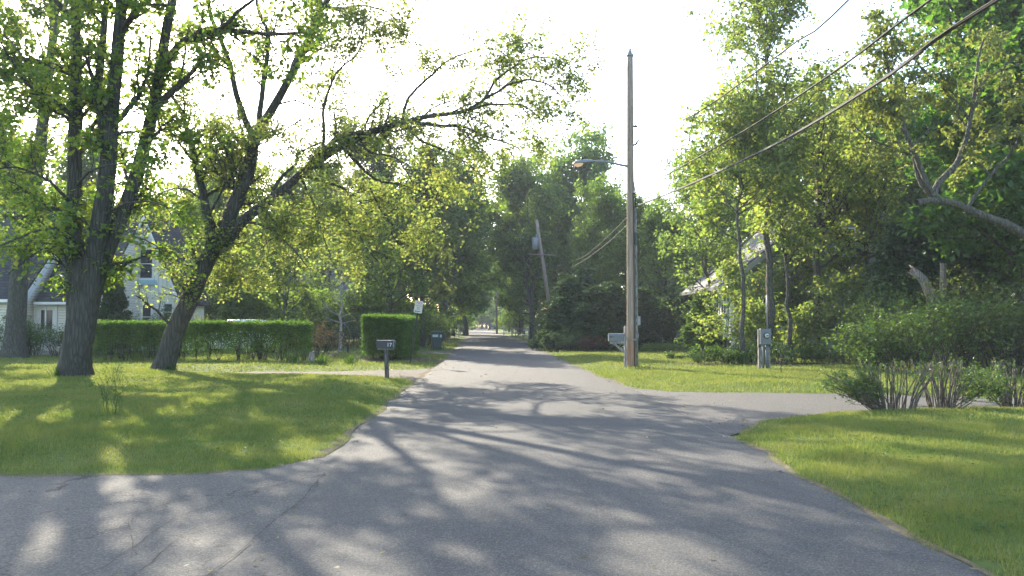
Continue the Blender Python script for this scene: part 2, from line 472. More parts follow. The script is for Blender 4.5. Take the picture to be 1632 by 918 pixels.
# beds of bare soil and wood chips
m, nt, out = newmat('soil_bed')
v = coords(nt); n = noise(nt, v, 14, 8, 0.75)
principled(nt, out, ramp(nt, [(0.35, (0.05, 0.036, 0.025)), (0.65, (0.13, 0.095, 0.065))], n), 0.95, 0, n, 0.9, 0.03, 0.1)
M['soil'] = m
m, nt, out = newmat('verge_soil')
v = coords(nt); n = noise(nt, v, 5, 8, 0.75); n2 = noise(nt, v, 40, 5, 0.7)
principled(nt, out, ramp(nt, [(0.35, (0.06, 0.075, 0.025)), (0.5, (0.12, 0.1, 0.065)), (0.65, (0.17, 0.15, 0.11))], math_(nt, 'ADD', math_(nt, 'MULTIPLY', n, 0.6), math_(nt, 'MULTIPLY', n2, 0.4))), 0.95, 0, n2, 0.8, 0.02, 0.05)
M['verge'] = m
rl = road_L[(road_L[:, 1] > 9.4) & (road_L[:, 1] < 60)]; rr0 = road_R[(road_R[:, 1] > 19.6) & (road_R[:, 1] < 60)]; rr1 = road_R[(road_R[:, 1] > -2) & (road_R[:, 1] < 11.4)]
edge_strip('bare_verge', rl, 1, 0.0, 0.2, 1, M['verge']); edge_strip('bare_verge', rr0, -1, 0.0, 0.12, 2, M['verge']); edge_strip('bare_verge', rr1, -1, 0.0, 0.08, 3, M['verge'])
sl_ = side_L[(side_L[:, 1] > 8.1) & (side_L[:, 1] < 9.4) & (side_L[:, 0] > -20) & (side_L[:, 0] < -2.2)]
edge_strip('bare_verge', sl_, 1, 0.0, 0.14, 4, M['verge'])
dn_ = drive_R[:len(drive_R) // 2]; dn_ = dn_[(dn_[:, 0] > 3.2) & (dn_[:, 0] < 16) & (dn_[:, 1] < 16.2)]
edge_strip('bare_verge', dn_, -1, 0.0, 0.1, 5, M['verge'])
def bed(name, cx_, cy_, rx, ry, z=0.0, seed=0):
    r = np.random.default_rng(seed); K, rings = 40, 4
    V = [(cx_, cy_, gz(cx_, cy_) + 0.02 + z)]
    rad = 1 + 0.16 * np.sin(np.linspace(0, 2 * math.pi, K, endpoint=False) * 3 + seed) + r.normal(0, 0.06, K)
    for q in range(1, rings + 1):
        for k in range(K):
            a = 2 * math.pi * k / K
            x, y = cx_ + rx * rad[k] * math.cos(a) * q / rings, cy_ + ry * rad[k] * math.sin(a) * q / rings
            V.append((x, y, gz(x, y) + (0.018 if q < rings else -0.03)))
    Fs = [(0, 1 + k, 1 + (k + 1) % K) for k in range(K)]
    for q in range(rings - 1):
        for k in range(K):
            a, b = 1 + q * K + k, 1 + q * K + (k + 1) % K
            Fs.append((a, a + K, b + K, b))
    me = bpy.data.meshes.new(name); me.from_pydata(V, [], Fs); me.materials.append(M['soil'])
    return props(obj(name, me), kind='structure')
BEDS = [(11.3, 15.15, 3.2, 0.55), (-4.9, 33.6, 2.4, 2.4), (9.6, 29.6, 5.0, 1.1), (-9.0, 38.3, 1.6, 0.8), (8.6, 10.6, 0.3, 0.16)]
for i, b in enumerate(BEDS): bed('soil_bed', *b, seed=i)

def grass_field(name, bands, seed, clump=True):
    r = np.random.default_rng(seed)
    VV, n0 = [], 0
    for (y0, y1, dens, hgt, wid) in bands:
        w = 0.72 * y1 + 4
        n = int(dens * (y1 - y0) * 2 * w)
        y = r.uniform(y0, y1, n); x = r.uniform(-w, w, n)
        k = np.abs(x) < 0.68 * y + 3.0
        x, y = x[k], y[k]
        d = sdist(x, y)
        dn = vnoise(x, y, 0.5, 7) * 0.6 + vnoise(x, y, 0.12, 8) * 0.4
        edgen = vnoise(x, y, 0.3, 17)
        keep = (d > -0.1 + 0.3 * edgen * edgen) & (r.random(len(x)) < np.clip(0.3 + 1.3 * dn, 0, 1) * np.clip(0.35 + d / 0.5, 0.35, 1))
        for (bx, by, rx, ry) in BEDS:
            keep &= (((x - bx) / rx) ** 2 + ((y - by) / ry) ** 2 > 0.8) | (r.random(len(x)) < 0.06)
        x, y, d = x[keep], y[keep], d[keep]
        z = gz_from(d, x, y)
        n = len(x)
        patch = 0.4 + 0.8 * vnoise(x, y, 1.3, 9) + 0.5 * vnoise(x, y, 0.35, 10)
        h = hgt * patch * r.uniform(0.45, 1.25, n)
        a = r.uniform(0, 2 * math.pi, n); ln = r.normal(0, 0.42, (n, 2)) * h[:, None]
        ww = wid * r.uniform(0.6, 1.3, n)
        bx, by = np.cos(a) * ww / 2, np.sin(a) * ww / 2
        b0 = np.stack([x - bx, y - by, z - 0.01], 1); b1 = np.stack([x + bx, y + by, z - 0.01], 1)
        tp = np.stack([x + ln[:, 0], y + ln[:, 1], z + h], 1)
        VV.append(np.stack([b0, b1, tp], 1).reshape(-1, 3))
    V = np.concatenate(VV)
    return props(obj(name, npmesh(name, V, [np.arange(len(V)).reshape(-1, 3)], M['grass'])), kind='stuff')
grass_field('grass', [(4.5, 9, 4200, 0.055, 0.007), (9, 12, 3600, 0.055, 0.009), (12, 17, 2000, 0.055, 0.012), (17, 26, 800, 0.06, 0.017), (26, 42, 200, 0.075, 0.03), (42, 70, 25, 0.12, 0.06)], 11)

# joints in the asphalt and the litter that gathers along the edges
def crackline(name, pts, w, seed, mat, z):
    r = np.random.default_rng(seed)
    l = densify(pts, 0.07, 0.0, 61)
    t = unit0(np.gradient(l, axis=0)); nr = np.stack([-t[:, 1], t[:, 0]], 1)
    off = np.cumsum(r.normal(0, 0.008, len(l))); off -= np.linspace(0, off[-1], len(l))
    l = l + nr * off[:, None]
    ww = w * np.clip(r.normal(1, 0.45, len(l)), 0.25, 2.2)
    V = np.concatenate([np.column_stack([l + nr * ww[:, None], np.full(len(l), z)]), np.column_stack([l - nr * ww[:, None], np.full(len(l), z)])])
    i = np.arange(len(l) - 1); n = len(l)
    return props(obj(name, npmesh(name, V, [np.stack([i, i + 1, i + 1 + n, i + n], -1)], mat)), kind='structure')
def unit0(v): return v / (np.linalg.norm(v, axis=-1, keepdims=True) + 1e-9)
M['crack'] = plain('crack_fill', (0.02, 0.02, 0.018), (0.035, 0.032, 0.026), 20, 0.95)
M['seam'] = plain('seam_dust', (0.16, 0.15, 0.13), (0.1, 0.095, 0.085), 9, 0.95)
crackline('asphalt_joint', [(-1.86, 2.5), (-1.9, 5), (-1.9, 7.4), (-2.0, 8.6)], 0.0045, 1, M['crack'], 0.0085)
for k, pp_ in enumerate([[(-3.2, 3.6), (-2.7, 5.3), (-2.75, 6.6), (-2.3, 8.1)], [(-2.6, 5.6), (-3.1, 6.6), (-3.0, 7.6)], [(-2.35, 4.4), (-2.45, 6.0), (-2.1, 7.3)], [(-3.9, 6.0), (-3.2, 6.3), (-2.7, 6.2)], [(-3.3, 7.6), (-2.7, 7.9), (-2.15, 7.7)]]):
    crackline('asphalt_crack', pp_, 0.0022, 10 + k, M['crack'], 0.0015)
crackline('asphalt_joint', [(2.98, 11.2), (3.02, 13.5), (3.0, 16.5), (2.96, 19.4)], 0.008, 2, M['seam'], 0.0085)
def litter():
    r = np.random.default_rng(31); n = 40000
    y = 4.5 + 45 * r.random(n) ** 1.8; x = r.uniform(-14, 12, n)
    d = sdist(x, y)
    k = (d < -0.01) & (r.random(n) < np.clip(0.03 + 0.9 * np.exp(d / 0.16), 0, 1))
    x, y, d = x[k], y[k], d[k]; n = len(x)
    s = r.uniform(0.008, 0.028, n) * (1 + y / 25); a = r.uniform(0, 6.28, n)
    ca, sa = np.cos(a) * s, np.sin(a) * s
    z = np.full(n, 0.03)
    z = np.where(d > -0.2, 0.006, 0.03)
    q = np.stack([np.stack([x - ca, y - sa, z], 1), np.stack([x + sa * .4, y - ca * .4, z + s * r.uniform(0, .5, n)], 1), np.stack([x + ca, y + sa, z + s * 0.2], 1), np.stack([x - sa * .4, y + ca * .4, z + s * r.uniform(0, .5, n)], 1)], 1).reshape(-1, 3)
    props(obj('leaf_litter', npmesh('leaf_litter', q, [np.arange(n * 4).reshape(-1, 4)], M['litter'])), kind='stuff')
M['litter'] = leafmat('litter', [(0.1, 0.075, 0.045), (0.17, 0.13, 0.075), (0.14, 0.15, 0.05), (0.22, 0.2, 0.13)], 0.25)
litter()

def clover():
    """clover and small broad-leafed weeds in the turf"""
    r = np.random.default_rng(41); n = 30000
    y = 6 + 20 * r.random(n) ** 1.3; x = r.uniform(-14, 14, n)
    d = sdist(x, y)
    k = (d > 0.05) & (np.abs(x) < 0.7 * y + 2) & (vnoise(x, y, 1.1, 23) * 0.7 + vnoise(x, y, 0.3, 24) * 0.3 > 0.62)
    x, y, d = x[k], y[k], d[k]; n = len(x); z = gz_from(d, x, y)
    s = r.uniform(0.012, 0.03, n); a = r.uniform(0, 6.28, n); ca, sa = np.cos(a) * s, np.sin(a) * s
    zz = z + r.uniform(0.015, 0.05, n); t = r.normal(0, 0.35, n) * s
    q = np.stack([np.stack([x - ca, y - sa, zz], 1), np.stack([x + sa * .8, y - ca * .8, zz + t], 1), np.stack([x + ca, y + sa, zz + s * .2], 1), np.stack([x - sa * .8, y + ca * .8, zz + t], 1)], 1).reshape(-1, 3)
    props(obj('clover', npmesh('clover', q, [np.arange(n * 4).reshape(-1, 4)], M['leaf_low'])), kind='stuff')
clover()

# ---------------------------------------------------------------- plants: growth engine
def unit(v): return v / (np.linalg.norm(v, axis=-1, keepdims=True) + 1e-9)
def resample(pts, r0, r1, K, rng=None, wob=0.0):
    pts = np.asarray(pts, float)
    n = len(pts)
    if n > 2:                                   # Catmull-Rom
        q = np.concatenate([[2 * pts[0] - pts[1]], pts, [2 * pts[-1] - pts[-2]]])
        o = []
        for i in range(n - 1):
            a, b, c, d = q[i:i + 4]
            for t in np.linspace(0, 1, 9)[:-1]:
                o.append(0.5 * (2 * b + (c - a) * t + (2 * a - 5 * b + 4 * c - d) * t * t + (3 * b - a - 3 * c + d) * t ** 3))
        o.append(pts[-1]); pts = np.array(o)
    s = np.concatenate([[0], np.cumsum(np.linalg.norm(np.diff(pts, axis=0), axis=1))])
    t = np.linspace(0, s[-1], K)
    out = np.stack([np.interp(t, s, pts[:, k]) for k in range(3)], 1)
    if rng is not None and wob:
        w = rng.normal(0, wob, (K, 3)); w[0] = 0; w[1:-1] = (w[:-2] + w[1:-1] + w[2:]) / 3
        out += w
    return out, r0 + (r1 - r0) * np.linspace(0, 1, K) ** 0.85
def grow(Pa, R, rng, dens, tr, ln, ang, K=5, up=0.05, up0=0.1, wob=0.18, rr=0.55, rmax=0.08, rmin=0.004, taper=0.3, tipf=0.5, floor=0.4):
    M_, Kp, _ = Pa.shape
    L = np.linalg.norm(np.diff(Pa, axis=1), axis=2).sum(1)
    cnt = np.maximum(1, rng.poisson(dens * L * (tr[1] - tr[0])))
    ix = np.repeat(np.arange(M_), cnt); n = len(ix)
    t = rng.uniform(tr[0], tr[1], n); f = t * (Kp - 1.001); i = f.astype(int); fr = (f - i)[:, None]
    pos = Pa[ix, i] * (1 - fr) + Pa[ix, i + 1] * fr
    tan = unit(Pa[ix, i + 1] - Pa[ix, i])
    rad = R[ix, i] * (1 - fr[:, 0]) + R[ix, i + 1] * fr[:, 0]
    rnd = rng.normal(size=(n, 3)); perp = unit(rnd - (rnd * tan).sum(1, keepdims=True) * tan)
    a = np.radians(rng.uniform(ang[0], ang[1], n))[:, None]
    d = unit(np.cos(a) * tan + np.sin(a) * perp + np.array([0, 0, up0]))
    l = rng.uniform(ln[0], ln[1], n) * (1 - tipf * t)
    C = np.zeros((n, K, 3)); C[:, 0] = pos
    for k in range(1, K):
        d = unit(d + rng.normal(0, wob, (n, 3)) + np.array([0, 0, up]))
        C[:, k] = C[:, k - 1] + d * (l / (K - 1))[:, None]
    ok = C[:, -1, 2] > floor
    C = C[ok]; rad = rad[ok]
    r0 = np.clip(rad * rr, rmin, rmax)
    return C, r0[:, None] * (1 - (1 - taper) * np.linspace(0, 1, K))[None]
def tubes(Ps, R, S, flare=0.0, seed=0):
    n, K, _ = Ps.shape
    t = np.gradient(Ps, axis=1); t = unit(t)
    mean = unit(Ps[:, -1] - Ps[:, 0])
    ref = np.where(np.abs(mean[:, 2:3]) > 0.75, np.array([[1.0, 0, 0]]), np.array([[0, 0, 1.0]]))
    a = unit(np.cross(np.repeat(ref[:, None], K, 1), t)); b = np.cross(t, a)
    q = np.linspace(0, 2 * math.pi, S, endpoint=False)
    rr = np.repeat(R[:, :, None], S, 2)
    if flare:
        h = Ps[:, :, 2:3] - Ps[:, :1, 2:3]
        rr = rr * (1 + flare * np.exp(-np.clip(h, 0, 9) / 0.38) * (1 + 0.28 * np.sin(5 * q + seed)) + 0.05 * np.sin(7 * q + seed * 2 + h * 0.7) + 0.03 * np.sin(11 * q + seed))
    V = Ps[:, :, None] + rr[..., None] * (np.cos(q)[None, None, :, None] * a[:, :, None] + np.sin(q)[None, None, :, None] * b[:, :, None])
    idx = np.arange(n * K * S).reshape(n, K, S); nx_ = np.roll(idx, -1, 2)
    Fq = np.stack([idx[:, :-1], nx_[:, :-1], nx_[:, 1:], idx[:, 1:]], -1).reshape(-1, 4)
    return V.reshape(-1, 3), Fq
def cat(parts):
    Vs, Fs, k = [], [], 0
    for v, f in parts:
        Vs.append(v); Fs.append(f + k); k += len(v)
    return np.concatenate(Vs), np.concatenate(Fs)
def leafy(T, rng, per, size, tr=(0.35, 1.0), droop=0.35, spread=0.9, flat_=0.5, wid=0.8, cl=1):
    """leaf blades: kite-shaped, folded along the midrib; cl leaves share one bud"""
    n, K, _ = T.shape
    cnt = np.maximum(0, rng.poisson(per, n))
    ix = np.repeat(np.arange(n), cnt)
    t = rng.uniform(tr[0], tr[1], len(ix)); f = t * (K - 1.001); i = f.astype(int); fr = (f - i)[:, None]
    pos = T[ix, i] * (1 - fr) + T[ix, i + 1] * fr
    pos = np.repeat(pos, cl, 0); m_ = len(pos)
    s = (size * rng.uniform(0.6, 1.3, m_))[:, None]
    a = unit(rng.normal(size=(m_, 3)) * np.array([1, 1, 0.6]) - np.array([0, 0, droop]))
    pos = pos + a * s * spread * rng.uniform(0.2, 1.0, (m_, 1)) + rng.normal(0, 0.25, (m_, 3)) * s
    nr = rng.normal(size=(m_, 3)) * flat_ + np.array([0, 0, 0.8])
    b = unit(np.cross(nr, a)); nn = np.cross(a, b)
    V = np.stack([pos, pos + a * s * 0.45 + b * s * wid / 2 + nn * s * 0.14, pos + a * s, pos + a * s * 0.45 - b * s * wid / 2 + nn * s * 0.14], 1).reshape(-1, 3)
    return V, np.arange(m_ * 4).reshape(-1, 4)
def plant(name, label, catg, base, wood, leaf, bark, lm, group=None, limbs=None):
    """wood: trunk geometry, limbs: branch geometry, leaf: foliage; world coordinates"""
    b = np.asarray(base, float)
    t = thing(name, label, catg, b, 0, group)
    if wood is not None: obj('trunk', npmesh('trunk', wood[0] - b, [wood[1]], bark, True), t)
    if limbs is not None: obj('branches', npmesh('branches', limbs[0] - b, [limbs[1]], bark, True), t)
    if leaf is not None: obj('crown', npmesh('crown', leaf[0] - b, [leaf[1]], lm), t)
    return t
def hero(name, label, base, mains, bark, lm, seed, d=(1.5, 2.6, 4.0), L=((1.0, 2.8), (0.5, 1.2), (0.2, 0.5)), leaf=(5, 0.1, 1.0), extra=None, up=0.04, flare=0.5, droop=0.35, tr1=(0.12, 1.0), group=None, floor=1.6, n0=1, catg='tree'):
    """mains: list of (world points, r0, r1, bare) - the first n0 are trunk; twigs grow on every limb"""
    rng = np.random.default_rng(seed)
    A, R = [], []
    trunk = []
    for k, mm in enumerate(mains):
        p, r = resample(mm[0], mm[1], mm[2], 22, rng, 0.03 if k >= n0 else 0.012)
        trunk.append(tubes(p[None], r[None], 20 if k < n0 else 10, flare if k < n0 else 0, seed))
        if len(mm) < 4 or not mm[3]:
            A.append(p); R.append(r)
    A, R = np.array(A), np.array(R)
    B, RB = grow(A, R, rng, d[0], tr1, L[0], (30, 75), 7, up, 0.15, 0.16, 0.5, 0.06, 0.012, 0.3, 0.45, floor)
    C, RC = grow(B, RB, rng, d[1], (0.15, 1), L[1], (25, 70), 5, 0.02, 0.05, 0.2, 0.6, 0.02, 0.006, 0.4, 0.4, floor)
    D, RD = grow(C, RC, rng, d[2], (0.15, 1), L[2], (25, 75), 3, 0.0, 0.0, 0.2, 0.7, 0.008, 0.0035, 0.5, 0.3, floor)
    limbs = cat([tubes(B, RB, 6), tubes(C, RC, 4), tubes(D, RD, 3)])
    lf = cat([leafy(D, rng, leaf[0], leaf[1], (0.3, 1), droop, leaf[2]), leafy(C, rng, leaf[0] * 0.6, leaf[1], (0.5, 1), droop, leaf[2])])
    if extra: lf = cat([lf] + extra)
    return plant(name, label, catg, base, cat(trunk), lf, bark, lm, group, limbs)
def gtree(seed, H=13, R=4.0, base=0.25, tr=0.22, n1=34, shape='round', d=(1.6, 2.6), L2=(0.7, 1.8), L3=(0.25, 0.7), leaf=(7, 0.13, 1.0), up=0.05, ang=(45, 80), lean=0.25, droop=0.35, fork=0, stems=1, cl=1, S=10):
    """free-standing tree about its own origin -> trunk, limbs, leaves"""
    rng = np.random.default_rng(seed)
    trunks, PA, RA = [], [], []
    for s in range(stems):
        a = rng.uniform(0, 6.28)
        k = np.linspace(0, 1, 16)[:, None]
        off = np.array([math.cos(a), math.sin(a), 0]) * lean * H * 0.1
        spread = np.array([math.cos(a + s), math.sin(a + s), 0]) * (0.12 * H if stems > 1 else 0)
        p = np.concatenate([np.zeros((16, 2)), k * H * rng.uniform(0.9, 1.0)], 1) + off * k ** 1.5 + spread * k
        p[1:] += rng.normal(0, 0.012 * H, (15, 3)) * np.array([1, 1, 0.2]) * k[1:] ** 0.5
        r = tr / stems ** 0.5 * (1 - 0.93 * k[:, 0] ** 0.9)
        p, r2 = p, np.maximum(r, 0.012)
        trunks.append(tubes(p[None], r2[None], S, 0.4, seed)); PA.append(p); RA.append(r2)
    PA, RA = np.array(PA), np.array(RA)
    # first-order limbs follow the crown outline
    n = n1; ix = rng.integers(0, stems, n)
    t = base + (0.97 - base) * np.sort(rng.random(n)) ** 0.9
    f = t * 14.999; i = f.astype(int); fr = (f - i)[:, None]
    pos = PA[ix, i] * (1 - fr) + PA[ix, i + 1] * fr
    h = (t - base) / (1 - base)
    env = {'round': np.sqrt(np.clip(1 - (1.55 * h - 0.62) ** 2, 0.05, 1)), 'cone': 1.03 - h, 'column': np.clip(1.1 - h ** 3, 0.2, 1) * 0.9, 'vase': 0.45 + 0.6 * np.sin(h * 2.6)}[shape]
    az = np.arange(n) * 2.39996 + rng.normal(0, 0.5, n)
    el = np.radians(90 - rng.uniform(ang[0], ang[1], n)) * (1.0 if shape != 'cone' else 0.4) + 0.35 * h
    dd = np.stack([np.cos(az) * np.cos(el), np.sin(az) * np.cos(el), np.sin(el)], 1)
    l = R * env * rng.uniform(0.6, 1.15, n)
    B = np.zeros((n, 8, 3)); B[:, 0] = pos
    for k in range(1, 8):
        dd = unit(dd + rng.normal(0, 0.13, (n, 3)) + np.array([0, 0, up]))
        B[:, k] = B[:, k - 1] + dd * (l / 7)[:, None]
    r0 = np.clip(RA[ix, i] * 0.5, 0.012, 0.09)
    RB = r0[:, None] * (1 - 0.75 * np.linspace(0, 1, 8))[None]
    C, RC = grow(B, RB, rng, d[0], (0.2, 1), L2, (30, 70), 5, up * 0.5, 0.08, 0.18, 0.55, 0.03, 0.007, 0.4, 0.4, 0.25)
    D, RD = grow(C, RC, rng, d[1], (0.15, 1), L3, (25, 75), 3, 0.0, 0.0, 0.2, 0.6, 0.01, 0.004, 0.5, 0.3, 0.15)
    limbs = cat([tubes(B, RB, 6), tubes(C, RC, 4), tubes(D, RD, 3)])
    lf = cat([leafy(D, rng, leaf[0], leaf[1], (0.2, 1), droop, leaf[2], cl=cl), leafy(C, rng, leaf[0] * 0.5, leaf[1], (0.5, 1), droop, leaf[2], cl=cl)])
    return cat(trunks), limbs, lf
PROTO = {}
def proto(key, bark, lm, **kw):
    t, b, l = gtree(**kw)
    PROTO[key] = [npmesh('trunk', t[0], [t[1]], bark, True), npmesh('branches', b[0], [b[1]], bark, True), npmesh('crown', l[0], [l[1]], lm)]
def place(key, name, label, loc, rz=0.0, sx=1.0, sz=1.0, group=None, lm=None, catg='tree'):
    t = thing(name, label, catg, (loc[0], loc[1], gz(loc[0], loc[1]) - 0.05), rz, group)
    t.scale = (sx, sx, sz)
    for nm, me in zip(('trunk', 'branches', 'crown'), PROTO[key]):
        o = obj(nm, me, t)
        if lm is not None and nm == 'crown':
            o.material_slots[0].link = 'OBJECT'; o.material_slots[0].material = lm
    return t
def shrub(seed, H=1.4, R=0.8, stems=16, leaf=(6, 0.06, 1.0), d=(5, 7), spread=0.35, wob=0.16, low=0.1, r0=0.014, droop=0.2, rx=1.0, ry=1.0, cl=1, bare=0.15, wid=0.7, ang=(25, 60), L=(0.25, 0.6)):
    """many-stemmed bush about its own origin"""
    rng = np.random.default_rng(seed)
    az = rng.uniform(0, 6.283, stems); rad = np.sqrt(rng.random(stems))
    base = np.stack([np.cos(az) * rad * spread * R * rx, np.sin(az) * rad * spread * R * ry, np.full(stems, -0.03)], 1)
    tip = np.stack([np.cos(az) * rad * R * rx, np.sin(az) * rad * R * ry, H * np.sqrt(np.clip(1 - (rad * 0.85) ** 2, 0.1, 1)) * rng.uniform(0.75, 1.0, stems)], 1)
    k = np.linspace(0, 1, 8)[None, :, None]
    A = base[:, None] * (1 - k) + tip[:, None] * k
    A[:, :, 2] += 0.15 * H * np.sin(k[..., 0] * math.pi) * rad[:, None]
    A[:, 1:] += rng.normal(0, 0.02 * H, (stems, 7, 3))
    RA = np.full((stems, 1), r0) * (1 - 0.7 * np.linspace(0, 1, 8))[None]
    C, RC = grow(A, RA, rng, d[0] / max(H, 0.4), (bare, 1), (L[0] * H, L[1] * H), ang, 5, 0.03, 0.1, wob, 0.6, 0.01, 0.004, 0.4, 0.4, 0.02)
    D, RD = grow(C, RC, rng, d[1] / max(H, 0.4), (0.1, 1), (0.12 * H, 0.3 * H), (25, 75), 3, 0.0, 0.05, 0.2, 0.7, 0.006, 0.002, 0.5, 0.3, 0.02)
    limbs = cat([tubes(A, RA, 6), tubes(C, RC, 4), tubes(D, RD, 3)])
    lf = cat([leafy(D, rng, leaf[0], leaf[1], (0.1, 1), droop, leaf[2], cl=cl, wid=wid), leafy(C, rng, leaf[0] * 0.6, leaf[1], (0.3, 1), droop, leaf[2], cl=cl, wid=wid)])
    return limbs, lf
def bush(name, label, loc, bark, lm, group=None, catg='shrub', rz=0, **kw):
    b, l = shrub(**kw)
    t = thing(name, label, catg, (loc[0], loc[1], gz(loc[0], loc[1])), rz, group)
    obj('stems', npmesh('stems', b[0], [b[1]], bark, True), t)
    obj('foliage', npmesh('foliage', l[0], [l[1]], lm), t)
    return t
def hedge(name, label, loc, rz, lx, ly, h, lm, bark, seed, dens=2200, leafsize=0.05, thin=0.0, stems=30):
    """clipped hedge, origin at one bottom corner, along +x and +y"""
    rng = np.random.default_rng(seed)
    V, Fs = [], []
    def shell(nrm_ax, n, f):
        return f(n)
    pts = []
    area = lx * ly + 2 * h * (lx + ly)
    def add(n, x, y, z): pts.append(np.stack([x, y, z], 1))
    dp = lambda n: np.abs(rng.normal(0, 0.07, n)) - 0.03
    n = int(dens * lx * ly * 1.25); add(n, rng.uniform(0, lx, n), rng.uniform(0, ly, n), h - dp(n))
    for s in (0, 1):
        n = int(dens * lx * h); z = h * rng.random(n) ** (0.75 if thin else 1.0); q = dp(n); add(n, rng.uniform(0, lx, n), (q if s == 0 else ly - q), z)
        n = int(dens * ly * h); z = h * rng.random(n) ** (0.75 if thin else 1.0); q = dp(n); add(n, (q if s == 0 else lx - q), rng.uniform(0, ly, n), z)
    n = int(dens * lx * ly * h * 0.8); add(n, rng.uniform(0.05, lx - 0.05, n), rng.uniform(0.05, ly - 0.05, n), rng.uniform(0.1, h, n))
    p = np.concatenate(pts)
    wav = 0.05 * (vnoise(p[:, 0] * 3, p[:, 2] * 3, 1.0, seed) - 0.5)
    p[:, 1] += wav * 2.2; p[:, 2] += 0.13 * (vnoise(p[:, 0] * 2.3, p[:, 1] * 2.3, 1.0, seed + 1) - 0.5) * (p[:, 2] / h)
    if thin:
        keep = rng.random(len(p)) < np.clip((p[:, 2] / h - 0.08) / thin, 0.07, 1) * np.clip(0.35 + 1.2 * vnoise(p[:, 0], p[:, 2], 0.33, seed + 2), 0, 1)
        p = p[keep]
    ns = int(lx * ly * 60); sx_ = rng.uniform(0, lx, ns); sy_ = rng.uniform(0, ly, ns); sh = rng.exponential(0.05, ns)
    k5 = np.repeat(np.arange(ns), 5); p = np.concatenate([p, np.stack([sx_[k5] + rng.normal(0, .02, ns * 5), sy_[k5] + rng.normal(0, .02, ns * 5), h + sh[k5] * rng.random(ns * 5)], 1)])
    T = np.stack([p, p + rng.normal(0, 0.02, p.shape)], 1)
    l = leafy(T, rng, 1.3, leafsize, (0, 1), 0.0, 0.5, 1.0, 0.6)
    A = []
    for k in range(stems):
        x = rng.uniform(0.08, lx - 0.08); y = rng.uniform(0.2 * ly, 0.8 * ly)
        for q in range(4):
            A.append(resample([(x, y, -0.05), (x + rng.normal(0, 0.1), y + rng.normal(0, 0.08), h * 0.4), (np.clip(x + rng.normal(0, 0.25), 0.05, lx - 0.05), np.clip(y + rng.normal(0, 0.2), 0.05, ly - 0.05), h * 0.93)], 0.014, 0.005, 7)[0])
    A = np.array(A); RA = np.repeat(np.linspace(0.014, 0.005, 7)[None], len(A), 0)
    C, RC = grow(A, RA, rng, 5, (0.35, 1), (0.1, 0.35), (25, 60), 3, 0.1, 0.1)
    C = np.clip(C, [0.03, 0.03, 0], [lx - 0.03, ly - 0.03, h - 0.02])
    b = cat([tubes(A, RA, 5), tubes(C, RC, 3)])
    t = thing(name, label, 'hedge', (loc[0], loc[1], gz(loc[0], loc[1])), rz)
    obj('stems', npmesh('stems', b[0], [b[1]], bark, True), t)
    obj('foliage', npmesh('foliage', l[0], [l[1]], lm), t)
    return t

# ---------------------------------------------------------------- houses
def siding(name, c1, c2, lap=0.12, vertical=False, shingle=False):
    m, nt, out = newmat(name)
    tc = N(nt, 'ShaderNodeTexCoord'); sp = N(nt, 'ShaderNodeSeparateXYZ'); nt.links.new(tc.outputs['Object'], sp.inputs[0])
    ax = sp.outputs[0] if vertical else sp.outputs[2]
    fr = math_(nt, 'FRACT', math_(nt, 'DIVIDE', ax, lap))
    gap = math_(nt, 'LESS_THAN', fr, 0.14)
    n = noise(nt, coords(nt, (1, 1, 3)), 3.0, 6)
    col = ramp(nt, [(0.3, c1), (0.7, c2)], n)
    if shingle:
        row = math_(nt, 'FLOOR', math_(nt, 'DIVIDE', sp.outputs[2], lap))
        br = N(nt, 'ShaderNodeTexWhiteNoise', noise_dimensions='2D')
        cb = N(nt, 'ShaderNodeCombineXYZ')
        nt.links.new(math_(nt, 'FLOOR', math_(nt, 'ADD', math_(nt, 'MULTIPLY', math_(nt, 'ADD', sp.outputs[0], sp.outputs[1]), 5.0), math_(nt, 'MULTIPLY', row, 0.37))), cb.inputs[0]); nt.links.new(row, cb.inputs[1])
        nt.links.new(cb.outputs[0], br.inputs[0])
        col = mixc(nt, col, tuple(x * 0.55 for x in c1), math_(nt, 'MULTIPLY', br.outputs[0], 0.6))
    col = mixc(nt, col, tuple(x * 0.4 for x in c1), math_(nt, 'MULTIPLY', gap, 0.8))
    principled(nt, out, col, 0.75, 0, fr, 0.6, 0.02, 0.1)
    return m
M['clapboard'] = siding('white_clapboard', (0.79, 0.77, 0.71), (0.84, 0.82, 0.77), 0.13)
M['cream'] = siding('cream_clapboard', (0.68, 0.63, 0.53), (0.74, 0.69, 0.59), 0.13)
M['board'] = siding('white_board', (0.81, 0.79, 0.74), (0.85, 0.83, 0.79), 0.22, True)
M['green_shingle'] = siding('green_shingle', (0.2, 0.26, 0.22), (0.26, 0.31, 0.27), 0.34, False, True)
M['grey_shingle'] = siding('grey_shingle', (0.3, 0.32, 0.33), (0.38, 0.39, 0.4), 0.16, False, True)
M['roof_grey'] = siding('grey_roof', (0.058, 0.056, 0.056), (0.085, 0.082, 0.08), 0.15, False, True)
M['roof_pale'] = siding('pale_roof', (0.12, 0.125, 0.13), (0.17, 0.17, 0.172), 0.15, False, True)
M['trim'] = plain('white_trim', (0.72, 0.72, 0.7), (0.64, 0.65, 0.63), 4, 0.5)
M['blue_trim'] = plain('blue_trim', (0.3, 0.48, 0.52), (0.36, 0.54, 0.58), 4, 0.5)
m, nt, out = newmat('window_glass')
principled(nt, out, ramp(nt, [(0.3, (0.015, 0.02, 0.025)), (0.7, (0.04, 0.05, 0.055))], noise(nt, coords(nt), 1.5)), 0.06, 0, None, 0, 0, 0.7)
M['glass'] = m
M['door'] = plain('cream_door', (0.6, 0.58, 0.52), (0.66, 0.64, 0.58), 3, 0.5)
